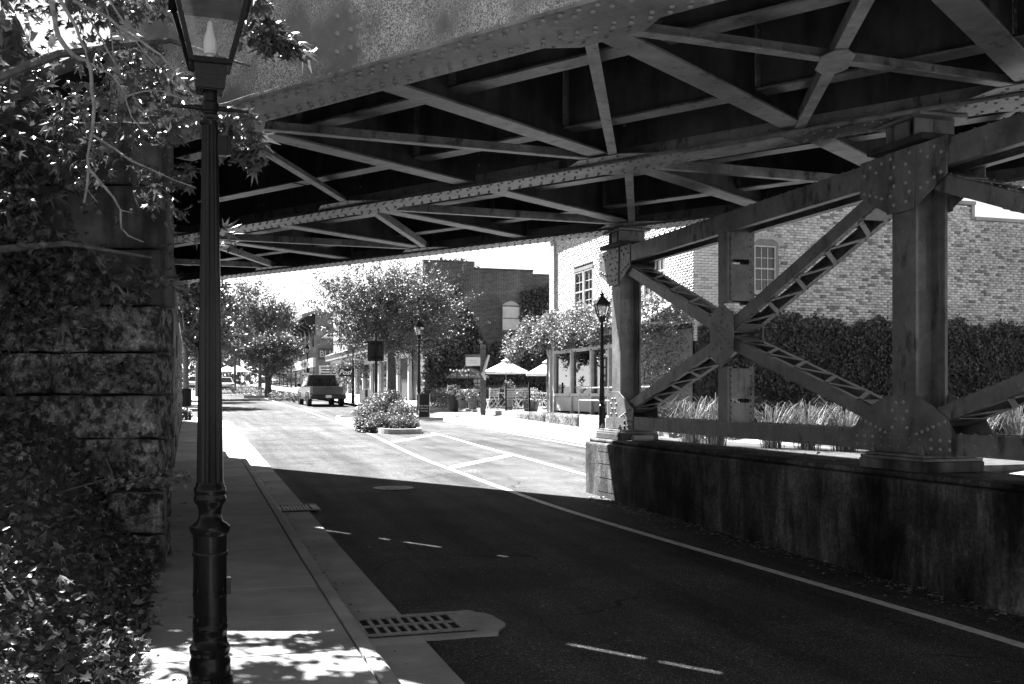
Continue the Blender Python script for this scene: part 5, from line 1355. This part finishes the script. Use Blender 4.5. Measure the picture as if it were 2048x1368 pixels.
# ================================================================== planted island with sign
isl = empty('traffic_island', SG(34, 6.5), 'kerbed traffic island planted with a leafy bush', 'traffic island')
def island_pts(s0, s1, t0, t1, r, dz):
    out = []
    for (cs, ct, a0) in ((s0 + r, t0 + r, 180), (s0 + r, t1 - r, 90), (s1 - r, t1 - r, 0), (s1 - r, t0 + r, 270)):
        rng_ = range(a0, a0 - 91, -15) if a0 != 270 else range(270, 179, -15)
        for a in rng_: pass
    n = 40; cs, ct = (s0 + s1) / 2, (t0 + t1) / 2
    for i in range(n):
        a = 2 * math.pi * i / n; ca, sa = math.cos(a), math.sin(a); e = .45
        out.append(SG(cs + (s1 - s0) / 2 * math.copysign(abs(ca) ** e, ca), ct + (t1 - t0) / 2 * math.copysign(abs(sa) ** e, sa), dz))
    return out
ip = island_pts(32.9, 45, 5.75, 7.55, .6, -.05)
outer = ip; inner = island_pts(33.1, 44.8, 5.95, 7.35, .5, -.05)
k = MB(); n = len(outer); up = Z * .22
vs = outer + [p + up for p in [o_.lerp(i_, .2) for o_, i_ in zip(outer, inner)]] + [p + up for p in inner] + inner
fs = []
for a, b in ((0, 1), (1, 2), (2, 3)):
    for i in range(n): fs.append((a * n + i, a * n + (i + 1) % n, b * n + (i + 1) % n, b * n + i))
k.add(vs, fs); k.build('kerb', 'concrete', isl, smooth=False)
MB().prism([p + Z * .14 for p in inner], Z * .04).build('soil', 'soil', isl)
pts = []
bush = empty('island_bush', SG(36, 6.6, .15), 'rounded leafy bush planted on the traffic island', 'bush')
for px, py, Y, r in ((735, 830, 36, .55), (770, 810, 36.5, .6), (805, 825, 35.5, .55), (725, 850, 34.6, .3), (760, 845, 34.6, .45), (800, 848, 34.4, .42), (820, 850, 34.8, .35), (785, 800, 37, .45), (750, 815, 37.5, .5), (740, 855, 34.2, .25), (745, 818, 40, .6), (780, 830, 42, .6)):
    c_ = P(px, py, Y); pts.append(cluster_pts(c_, (r, r, r * .85), int(2600 * r)))
pts = np.vstack(pts); v, f = leaves(pts, .075, LEAF2, bias=(0, -.2, .7), jit=.8); np_mesh('foliage', v, f, 'leafbush', bush, 'stuff')
for i in range(6): MB().tube([SG(35 + i * .8, 6.6, .15), SG(35 + i * .8 + random.uniform(-.4, .4), 6.6 + random.uniform(-.4, .4), .8)], [.03, .015], 5).build('stem', 'bark', bush, smooth=True)
Ys = 37.5; sp = P(752, 720, Ys); sg0 = empty('road_sign', gp(752, Ys), 'blank dark back of a square road sign on a finial post', 'road sign')
zt = P(752, 672, Ys).z
MB().tube([(sp.x, Ys, gp(752, Ys).z), (sp.x, Ys, zt)], .045, 10).build('post', 'black', sg0, smooth=True)
MB().lathe([(zt, .05), (zt + .03, .06), (zt + .05, .03), (zt + .09, .06), (zt + .13, .045), (zt + .16, .01)], (sp.x, Ys, 0), 12).build('finial', 'black', sg0, smooth=True)
MB().box((sp.x - .02, Ys + .07, P(752, 701, Ys).z), XR * .30, YF * .012, Z * .385).build('panel', 'blackmatte', sg0, bevel=.01)
for e in (-.25, .25): MB().box((sp.x, Ys + .05, P(752, 701, Ys).z + e), XR * .2, YF * .012, Z * .02).build('bracket', 'black', sg0)

# ================================================================== pedestrian crossing sign
Yc = 78.0; b0 = gp(604, Yc); pc = empty('crossing_sign', b0, 'diamond pedestrian crossing sign with arrow plaque below it', 'road sign')
x0 = b0.x
MB().tube([(x0, Yc, b0.z), (x0, Yc, P(604, 715, Yc).z)], .04, 8).build('post', 'grey', pc, smooth=True)
cz_ = P(610, 729, Yc); h = .40
MB().prism([cz_ + v for v in (XR * -h, Z * -h, XR * h, Z * h)], YF * .02).build('diamond_plate', 'white', pc)
fig = MB(); fy = Yc - .012
def quad2(pts): fig.prism([Vector((cz_.x + x * .01, fy, cz_.z + z * .01)) for x, z in pts], YF * -.006)
quad2([(4 * math.cos(R(a)) + 1, 17 + 4 * math.sin(R(a))) for a in range(0, 360, 45)])
quad2([(-4, 11), (4, 11), (5, -2), (-3, -2)]); quad2([(-3, -2), (1, -2), (-6, -22), (-10, -22)]); quad2([(1, -2), (5, -2), (10, -21), (6, -21)]); quad2([(-4, 11), (-2, 8), (-11, -1), (-13, 1)]); quad2([(3, 11), (4, 7), (12, 1), (13, 4)])
fig.build('walking_figure', 'blackmatte', pc)
pz = P(610, 750, Yc); MB().box(pz, XR * .32, YF * .012, Z * .16).build('arrow_plaque', 'white', pc)
ar = MB(); ar.prism([pz + XR * a + Z * b - YF * .016 for a, b in ((-.2, -.1), (-.05, -.1), (-.1, -.05), (.2, .06), (.18, .1), (-.12, -.01), (-.17, .04))], YF * -.006); ar.build('arrow', 'blackmatte', pc)

# ================================================================== vehicles
def wheel(parent, c, axis, r, w):
    c = Vector(c); axis = Vector(axis).normalized(); a = axis.orthogonal().normalized(); b = axis.cross(a)
    def ring(rr, off, n=18): return [c + axis * off + (a * math.cos(2 * math.pi * i / n) + b * math.sin(2 * math.pi * i / n)) * rr for i in range(n)]
    n = 18; k = MB(); prof = [(r * .62, -w), (r * .95, -w), (r, -w * .7), (r, w * .7), (r * .95, w), (r * .62, w)]
    vs = [p for rr, o_ in prof for p in ring(rr, o_)]
    k.add(vs, [(i * n + j, i * n + (j + 1) % n, (i + 1) * n + (j + 1) % n, (i + 1) * n + j) for i in range(5) for j in range(n)])
    ty = k.build('wheel', 'tyre', parent, False, True)
    k = MB(); k.tube([c - axis * w * .55, c + axis * w * .55], r * .62, 16); k.build('rim', 'chrome', ty, False, True)
    k = MB()
    for i in range(5):
        d_ = a * math.cos(2 * math.pi * i / 5) + b * math.sin(2 * math.pi * i / 5)
        for sg in (-1, 1): k.box(c + d_ * r * .33 + axis * sg * w * .62, d_ * r * .28, d_.cross(axis) * r * .07, axis * w * .08)
    k.build('spokes', 'grey', ty, False)
def make_truck():
    e = empty('pickup_truck', (0, 0, 0))      # x right, y forward, origin at rear axle ground
    W = 1.0; b = MB()
    side = [(-1.15, .55), (-1.15, 1.12), (1.05, 1.14), (1.05, 1.16), (3.9, 1.10), (4.45, 1.02), (4.6, .80), (4.6, .42), (-.95, .42)]
    b.prism([(-W, y, z) for y, z in side], XR * 2 * W); bo = b.build('body', 'carpaint', e, False, bevel=.06)
    # wheel arch flares
    for y in (0, 3.65):
        for sx in (-1, 1):
            k = MB(); pts = [(sx * (W + .0), y + .52 * math.cos(R(a)), .40 + .50 * math.sin(R(a))) for a in range(0, 181, 20)]; k.tube(pts, .05, 6); k.build('wheel_arch', 'carpaint', e, False, True)
            MB().tube([(sx * (W + .012), y, .40), (sx * (W - .1), y, .40)], .46, 18).build('wheel_well', 'blackmatte', e, False)
            wheel(e, (sx * (W - .09), y, .40), XR, .40, .13)
    # cab with tapered glasshouse
    k = MB(); bt = [(-.93, .95), (.93, .95), (.93, 3.35), (-.93, 3.35)]; tp = [(-.76, 1.10), (.76, 1.10), (.76, 2.62), (-.76, 2.62)]
    vs = [(x, y, 1.13) for x, y in bt] + [(x, y, 1.90) for x, y in tp]
    k.add(vs, [(3, 2, 1, 0), (4, 5, 6, 7), (0, 1, 5, 4), (1, 2, 6, 5), (2, 3, 7, 6), (3, 0, 4, 7)]); k.build('cab', 'carpaint', e, False, bevel=.05)
    def face(a, b_, c, d, ins, nm, m='glassdark'):
        pts = [Vector(x) for x in (a, b_, c, d)]; cen = sum(pts, Vector()) / 4; n = (pts[1] - pts[0]).cross(pts[3] - pts[0]).normalized()
        MB().prism([p.lerp(cen, ins) + n * .004 for p in pts], n * .008).build(nm, m, e, False)
    q = [Vector(v) for v in vs]
    face(q[0], q[1], q[5], q[4], .13, 'rear_window'); face(q[1], q[2], q[6], q[5], .15, 'side_window'); face(q[3], q[0], q[4], q[7], .15, 'side_window'); face(q[2], q[3], q[7], q[6], .1, 'windscreen')
    # bed recess, tailgate, bumper, lights, plate
    MB().box((0, -.05, 1.135), XR * .82, YF * .95, Z * .012).build('bed', 'blackmatte', e, False)
    tg = MB().box((0, -1.165, .92), XR * .80, YF * .03, Z * .24).build('tailgate', 'carpaint', e, False, bevel=.02)
    MB().box((0, -1.20, .93), XR * .62, YF * .012, Z * .10).build('panel', 'carpaint', tg, False, bevel=.01)
    MB().box((0, -1.2, 1.10), XR * .12, YF * .012, Z * .03).build('handle', 'blackmatte', tg, False)
    bp = MB().box((0, -1.27, .55), XR * .98, YF * .12, Z * .11).build('rear_bumper', 'steel_dark', e, False, bevel=.03)
    MB().box((0, -1.395, .58), XR * .16, YF * .006, Z * .08).build('number_plate', 'plate', e, False)
    for sx in (-1, 1):
        MB().box((sx * .91, -1.16, .95), XR * .085, YF * .03, Z * .20).build('tail_light', 'lamp_red', e, False, bevel=.01)
        MB().box((sx * 1.12, 2.75, 1.28), XR * .11, YF * .05, Z * .10).build('mirror', 'blackmatte', e, False, bevel=.02)
        MB().box((sx * .86, -.05, 1.15), XR * .05, YF * 1.05, Z * .02).build('bed_rail', 'blackmatte', e, False)
        MB().box((sx * 1.005, 1.9, .50), XR * .05, YF * 1.1, Z * .04).build('side_step', 'blackmatte', e, False)
        for y in (1.3, 2.4): MB().box((sx * 1.004, y, 1.02), XR * .012, YF * .09, Z * .018).build('door_handle', 'chrome', e, False)
    return e
tk = make_truck(); Yt = 64.0; g0 = gp(650, Yt, 0); tk.location = (g0.x, g0.y, g0.z); tk.rotation_euler = (0, 0, R(18.5)); tk.scale = (1.1, 1.1, 1.05)
props(tk, 'dark four door pickup truck parked by the right kerb', 'truck')
def make_car(mt):
    e = empty('parked_car', (0, 0, 0)); W = .88; b = MB()
    side = [(-2.1, .35), (-2.15, .75), (-1.95, .95), (1.2, .95), (2.0, .78), (2.15, .6), (2.1, .3)]
    b.prism([(-W, y, z) for y, z in side], XR * 2 * W); b.build('body', mt, e, False, bevel=.07)
    k = MB(); bt = [(-.82, -1.8), (.82, -1.8), (.82, 1.1), (-.82, 1.1)]; tp = [(-.62, -1.25), (.62, -1.25), (.62, .25), (-.62, .25)]
    vs = [(x, y, .94) for x, y in bt] + [(x, y, 1.45) for x, y in tp]; k.add(vs, [(3, 2, 1, 0), (4, 5, 6, 7), (0, 1, 5, 4), (1, 2, 6, 5), (2, 3, 7, 6), (3, 0, 4, 7)]); k.build('cabin', mt, e, False, bevel=.05)
    q = [Vector(v) for v in vs]
    for ids, nm in (((0, 1, 5, 4), 'rear_window'), ((1, 2, 6, 5), 'side_window'), ((2, 3, 7, 6), 'windscreen'), ((3, 0, 4, 7), 'side_window')):
        p4 = [q[i] for i in ids]; cen = sum(p4, Vector()) / 4; n = (p4[1] - p4[0]).cross(p4[3] - p4[0]).normalized(); MB().prism([p.lerp(cen, .14) + n * .004 for p in p4], n * .008).build(nm, 'glassdark', e, False)
    for y in (-1.3, 1.3):
        for sx in (-1, 1):
            MB().tube([(sx * (W + .012), y, .33), (sx * (W - .1), y, .33)], .37, 16).build('wheel_well', 'blackmatte', e, False); wheel(e, (sx * (W - .08), y, .33), XR, .32, .11)
    MB().box((0, -2.17, .48), XR * .86, YF * .06, Z * .10).build('bumper', 'steel_dark', e, False, bevel=.02)
    for sx in (-1, 1): MB().box((sx * .7, -2.13, .78), XR * .13, YF * .03, Z * .08).build('tail_light', 'lamp_red', e, False)
    MB().box((0, -2.17, .72), XR * .2, YF * .01, Z * .06).build('number_plate', 'plate', e, False); return e
car = make_car('carpale'); g0 = gp(374, 128, 0); car.location = g0; car.rotation_euler = (0, 0, R(17)); props(car, 'silver car parked far down the street beside a pale pickup', 'car', 'cars far down the street')
for px, Y, lb, scl in ((392, 118, 'pale boxy vehicle parked beside the silver car far down the street', 1.22), (448, 108, 'light coloured car by the right kerb beneath the slender tree', 1.15), (368, 150, 'small pale car furthest away down the street', 1.0)):
    dup(car, gp(px, Y, 0), R(17), scl, lb)

# ================================================================== patio: fence, umbrellas, tables, chairs, pots, signs
ZPT = ZP + .09
fe = empty('patio_fence', S(46, 12.4, ZPT), 'black iron picket fence enclosing the cafe patio', 'fence')
f0, f1, ft = 37.2, 55.5, 12.35
for z_ in (.12, .92): MB().box(S((f0 + f1) / 2, ft, ZPT + z_), U * (f1 - f0) / 2, Rt * .012, Z * .016).build('rail', 'black', fe)
k = MB(); n = 150
for i in range(n + 1):
    s_ = f0 + (f1 - f0) * i / n; k.box(S(s_, ft, ZPT + .53), U * .008, Rt * .008, Z * .52)
k.build('pickets', 'black', fe)['kind'] = 'stuff'
for i in range(7): MB().box(S(f0 + (f1 - f0) * i / 6, ft, ZPT + .56), U * .03, Rt * .03, Z * .56).build('post', 'black', fe)
def patio(px, Y): X = (px - 1024) / FPX * Y; return Vector((X, Y, ZPT))
def umbrella(p, h, r, m_, lb):
    e = empty('patio_umbrella', p, lb, 'umbrella', 'patio umbrellas'); n = 8; p = Vector(p)
    MB().tube([p, p + Z * (h + .06)], .022, 8).build('pole', 'wood', e, smooth=True)
    MB().lathe([(0, .28), (.06, .28), (.10, .06), (.3, .04)], p, 14).build('base', 'blackmatte', e, smooth=True)
    k = MB(); rim = [p + Vector((math.cos(2 * math.pi * (i + .5) / n) * r, math.sin(2 * math.pi * (i + .5) / n) * r, h - .52)) for i in range(n)]; top = p + Z * h; mid = []
    for i in range(n):
        a = rim[i]; b = rim[(i + 1) % n]; mid.append((a + b) / 2 * .985 + p * .015 + Z * -.0)
    ring2 = [top.lerp(x, .12) for x in rim]
    vs = ring2 + rim + [x - Z * .10 for x in rim]
    k.add(vs, [(i, n + i, n + (i + 1) % n, (i + 1) % n) for i in range(n)] + [(n + i, 2 * n + i, 2 * n + (i + 1) % n, n + (i + 1) % n) for i in range(n)] + [tuple(range(n))])
    k.build('canopy', m_, e)
    k = MB(); cap = [top.lerp(x, .22) + Z * .09 for x in rim]; k.add([top + Z * .10] + cap, [(0, 1 + i, 1 + (i + 1) % n) for i in range(n)]); k.build('vent_cap', m_, e)
    for i in range(n): MB().tube([top - Z * .05, rim[i] - Z * .02], .009, 4).build('rib', 'wood', e)
umbrella(patio(1012, 48), 2.25, 1.12, 'canvas', 'white patio umbrella in the middle of the fenced patio')
umbrella(patio(1093, 46), 2.12, .98, 'canvas', 'white patio umbrella half hidden behind the brick shop corner')
umbrella(patio(936, 52), 2.1, 1.15, 'canvasdark', 'grey patio umbrella beneath the small white cafe sign')
def chair(p, rz, lb):
    e = empty('patio_chair', p, lb, 'chair', 'patio chairs', rz)
    for i in range(4): MB().box((0, -.18 + i * .12, .45), XR * .21, YF * .045, Z * .012).build('seat_slat', 'white', e, False)
    for i in range(4): MB().box((0, .22 + i * .015, .58 + i * .1), XR * .21, YF * .01, Z * .035).build('back_slat', 'white', e, False)
    for sx in (-1, 1):
        MB().tube([(sx * .2, -.22, .46), (sx * .2, .22, .0)], .016, 6).build('leg', 'white', e, False); MB().tube([(sx * .22, .28, .95), (sx * .22, .2, .45), (sx * .22, -.22, .0)], .016, 6).build('leg', 'white', e, False)
    return e
def table(p, lb):
    e = empty('patio_table', p, lb, 'table', 'patio tables'); p = Vector(p)
    MB().lathe([(.70, .02), (.705, .42), (.73, .42), (.735, .4)], p, 20).build('top', 'white', e)
    for a in range(0, 360, 90): MB().tube([p + Vector((.3 * math.cos(R(a)), .3 * math.sin(R(a)), 0)), p + Vector((-.2 * math.cos(R(a)), -.2 * math.sin(R(a)), .70))], .016, 6).build('leg', 'white', e)
table(patio(1012, 46.5), 'round white patio table under the middle umbrella'); table(patio(1085, 43.5), 'round white patio table beside the brick shop'); table(patio(935, 51), 'round white patio table below the grey umbrella')
for px, Y, a, lb in ((975, 46.0, 80, 'white slatted chair next to the thick wooden post'), (992, 47.5, 60, 'white slatted chair left of the middle table'), (1033, 46.0, -70, 'white slatted chair right of the middle table'), (1045, 45.5, 30, 'white slatted chair turned beside the flower box'), (1056, 44.2, 180, 'ladder back chair facing the street behind the flower box'), (1078, 42.5, 100, 'white slatted chair by the table near the brick shop'), (1096, 42.6, -90, 'white slatted chair against the end of the brick shop'), (905, 52.5, 90, 'white slatted chair behind the dark planter pot'), (884, 53.0, 100, 'white slatted chair by the chalkboard end of the fence'), (985, 44.5, 200, 'white slatted chair with its back to the street beside the thick post'), (1022, 44.0, 170, 'white slatted chair with its back to the street below the middle umbrella'), (1068, 46.5, 10, 'white slatted chair deeper in the patio below the corner umbrella'), (950, 49.5, 20, 'white slatted chair beneath the cafe sign')):
    chair(patio(px, Y), R(a), lb)
def pot(p, r, h, m_, lb, n=140, spread=1.4):
    e = empty('potted_plant', p, lb, 'planter', 'potted plants at the patio'); p = Vector(p)
    MB().lathe([(0, r * .75), (h * .9, r), (h, r * 1.08), (h, r * .9)], p, 16).build('pot', m_, e, smooth=True)
    pts = cluster_pts(p + Z * (h + .2), (r * spread, r * spread, .3), n); v, f = leaves(pts, .11, LEAF2); np_mesh('foliage', v, f, 'leafbush', e, 'stuff')
pot(patio(907, 47.5) - Z * .12, .30, .75, 'blackmatte', 'tall dark planter pot with bright flowers at the fence'); pot(patio(1062, 40.5), .34, .4, 'wood', 'wooden flower box with trailing plants at the fence', 260, 2.0); pot(patio(1018, 44), .2, .8, 'plaster', 'small potted plant on the middle table'); pot(patio(945, 46), .22, .45, 'bark', 'wood planter with drooping foliage left of the thick post', 240, 1.5); pot(patio(925, 47), .2, .4, 'bark', 'wood planter with spiky foliage beside the dark pot', 240, 1.5)
for px, Y, lb in ((872, 49, 'bright flowering plants behind the chalkboard'), (886, 48.5, 'bright leafy plants between the chalkboard and the dark pot')):
    v, f = leaves(cluster_pts(patio(px, Y) + Z * .5, (.35, .3, .5), 240), .12, LEAF2); props(np_mesh('flower_bed', v, f, 'leafbush'), lb, 'plants')
# wooden post with a driftwood branch
p0 = patio(966, 43.0); zt = P(966, 690, 43).z
wp = empty('wooden_post', p0, 'thick weathered wooden post with a pale branch fixed to it', 'post')
MB().box((p0.x, p0.y, (p0.z + zt) / 2 - .1), XR * .11, YF * .11, Z * ((zt - p0.z) / 2 + .1)).build('post', 'bark', wp, bevel=.01)
MB().tube([P(978, 710, 42.8), P(973, 725, 42.8), P(969, 740, 42.8), P(966, 748, 42.8), P(971, 760, 42.8)], [.05, .06, .07, .08, .04], 7).build('branch', 'trim', wp, smooth=True)
# cafe sign hung from post
Yq = 43.4; c_ = P(947, 723, Yq); cs = empty('cafe_sign', c_, 'small white cafe sign with thin line drawing hung beside the wooden post', 'sign')
MB().box(c_, XR * .33, YF * .02, Z * .185).build('board', 'white', cs); MB().box(c_ + Z * .25 + XR * .05, XR * .40, YF * .04, Z * .045).build('beam', 'wood', cs)
k = MB(); k.tube([c_ - YF * .024 + Vector((.10 * math.cos(R(a)), 0, .02 + .06 * math.sin(R(a)) + .03 * math.cos(R(2 * a)))) for a in range(0, 361, 24)], .005, 4); k.build('drawn_cup', 'grey', cs); MB().box(c_ - YF * .022 - Z * .07, XR * .16, YF * .003, Z * .006).build('drawn_line', 'grey', cs)
# string light frame
pg = empty('string_light_frame', patio(925, 50), 'thin black metal frame with string lights on the patio', 'pergola')
for px in (900, 914, 937): a = patio(px, 50); MB().tube([a, Vector((a.x, a.y, P(px, 738, 50).z))], .02, 6).build('post', 'black', pg)
MB().tube([P(900, 738, 50), P(937, 738, 50)], .02, 6).build('top_rail', 'black', pg)
k = MB()
for i in range(7): k.dome(P(901 + i * 6, 740 + 2 * (i % 2), 49.9), (0, -1, 0), .05, 7)
k.build('bulbs', 'bulb', pg)['kind'] = 'stuff'
# chalkboard
Yk = 44.0; b0 = gp(849, Yk); ck = empty('chalkboard_sign', b0, 'dark folding chalkboard sign with white lettering by the lamp post', 'sign')
k0 = MB().beam(b0 + Z * .0 - XR * .0 + YF * -.25, b0 + Z * .98 - YF * .02, XR * .22, YF * .012).build('board', 'blackmatte', ck)
MB().beam(b0 + YF * .25, b0 + Z * .98 + YF * .02, XR * .22, YF * .012).build('back_board', 'blackmatte', ck)
for e in (-.23, .23): MB().beam(b0 + XR * e - YF * .25, b0 + XR * e + Z * 1.0 - YF * .02, XR * .015, YF * .018).build('frame', 'trim', ck)
for i, tx in enumerate(('Fresh Baked', 'Bakery &', 'Catering')):
    z_ = .46 - i * .11; text('lettering', tx, .085, b0 + Z * z_ - YF * (.25 - .235 * z_ + .03), XR, Vector((0, .23, 1)), 'white', ck)
# white bench-like sign board by the shop front, post box
Yz = 60.0; b0 = gp(733, Yz); ws_ = empty('white_headboard_sign', b0, 'white scalloped board standing in front of the shop fronts', 'sign board')
MB().prism([b0 + XR * a + Z * b for a, b in ((-.42, 0), (.42, 0), (.42, .75), (.34, .75), (.30, .9), (.12, 1.0), (-.12, 1.0), (-.30, .9), (-.34, .75), (-.42, .75))], YF * .06).build('board', 'trim', ws_); MB().box(b0 + Z * .48 - YF * .015, XR * .07, YF * .01, Z * .46).build('stripe', 'blackmatte', ws_)
# left side: trash bin, shrubs
Yb = 56.0; b0 = gp(371, Yb); tb0 = empty('trash_bin', b0, 'black slatted trash bin on the far sidewalk beyond the stone wall', 'trash bin')
for i in range(16):
    a = 2 * math.pi * i / 16; MB().box(b0 + Vector((.3 * math.cos(a), .3 * math.sin(a), .5)), Vector((math.cos(a), math.sin(a), 0)) * .01, Vector((-math.sin(a), math.cos(a), 0)) * .045, Z * .45).build('slat', 'black', tb0)
MB().lathe([(.92, .30), (.96, .33), (1.0, .31), (1.02, .2)], b0, 18).build('lid', 'black', tb0); MB().lathe([(.02, .27), (.9, .27), (.9, .2)], b0, 14).build('liner', 'blackmatte', tb0)
for px, Y, r, lb, m_ in ((366, 40, .35, 'small dark shrub at the end of the stone wall', 'leafdark'), (578, 74, .5, 'low leafy hedge at the kerb left of the pickup', 'leafbush'), (560, 76, .5, 'low leafy hedge clump beside the shrubby tree', 'leafbush'), (590, 71, .45, 'low plants at the kerb next to the pickup wheel', 'leafbush'), (515, 84, .7, 'clipped hedge under the shrubby tree', 'leafbush'), (480, 95, .8, 'low planting under the slender street tree', 'leafbush')):
    b0 = gp(px, Y); v, f = leaves(cluster_pts(b0 + Z * r * .5, (r * 2 if Y > 60 else r, r, r * .7), 520), .12, LEAF2); props(np_mesh('low_hedge', v, f, m_), lb, 'hedge', 'low hedges along the kerbs')
MB().box(gp(530, 84) + Z * .0, XR * 1.6, YF * .5, Z * .12).build('planter_kerb', 'concrete')['kind'] = 'structure'
# pale market canopies far away
for px, Y, lb in ((455, 135, 'small pale market canopy beneath the far trees'), (474, 130, 'second pale market canopy beside the slender tree trunk')):
    b0 = gp(px, Y); e = empty('market_canopy', b0, lb, 'canopy', 'pale canopies far down the street')
    k = MB(); z0 = 2.2; k.add([b0 + XR * a * 1.5 + YF * b * 1.5 + Z * z0 for a, b in ((-1, -1), (1, -1), (1, 1), (-1, 1))] + [b0 + Z * 3.0], [(0, 1, 4), (1, 2, 4), (2, 3, 4), (3, 0, 4), (3, 2, 1, 0)]); k.build('roof', 'canvas', e)
    for a, b in ((-1, -1), (1, -1), (1, 1), (-1, 1)): MB().tube([b0 + XR * a * 1.4 + YF * b * 1.4, b0 + XR * a * 1.4 + YF * b * 1.4 + Z * 2.2], .05, 6).build('post', 'trim', e)
# ================================================================== litter on the pavements
def litter(n, f_st, size, name, lb, m_='litter', tm_=LEAFM):
    pts = []
    for i in range(n):
        s_, t_, dz = f_st(); pts.append(tuple(SG(s_, t_, dz)))
    v, f = leaves(np.array(pts), size, tm_, bias=(0, 0, 3.0), jit=.5, sizevar=.6); props(np_mesh(name, v, f, m_, None, 'stuff'), lb, 'leaves')
litter(60, lambda: (random.uniform(4.5, 20), -.3 + abs(random.gauss(0, .22)), .155), .07, 'sidewalk_leaves', 'a few fallen leaves lying on the sidewalk by the wall')
litter(260, lambda: (random.uniform(5, 40), 1.17 + abs(random.gauss(0, .07)), .03), .03, 'gutter_debris', 'dry leaf crumbs collected along the gutter', 'soil', LEAF2)
litter(900, lambda: (random.uniform(-1, 15), 6.17 - abs(random.gauss(0, .2)), .012), .05, 'plinth_debris', 'leaf crumbs swept up along the foot of the plinth', 'litter', LEAF2)
litter(260, lambda: (random.gauss(4.2, .35), 4.5 + random.gauss(0, .12), .010), .03, 'road_debris', 'pale crushed debris patch on the asphalt by the line', 'litter', LEAF2)
litter(420, lambda: (random.uniform(4, 34), random.uniform(1.7, 10), .008), .028, 'road_specks', 'scattered leaf specks on the road', 'litter', LEAF2)
litter(160, lambda: (random.uniform(4, 14), random.uniform(6.3, 7.0), ZT - gz(10) + .008), .05, 'plinth_top_leaves', 'scattered leaves on top of the plinth', 'litter', LEAF2)
MB_t = MB().tube([S(6.75, .22, .156), S(6.72, .33, .158), S(6.7, .5, .155)], [.008, .010, .006], 6); props(MB_t.build('fallen_stick', 'bark', None, smooth=True), 'short fallen stick lying on the sunlit sidewalk by the lamp', 'stick')
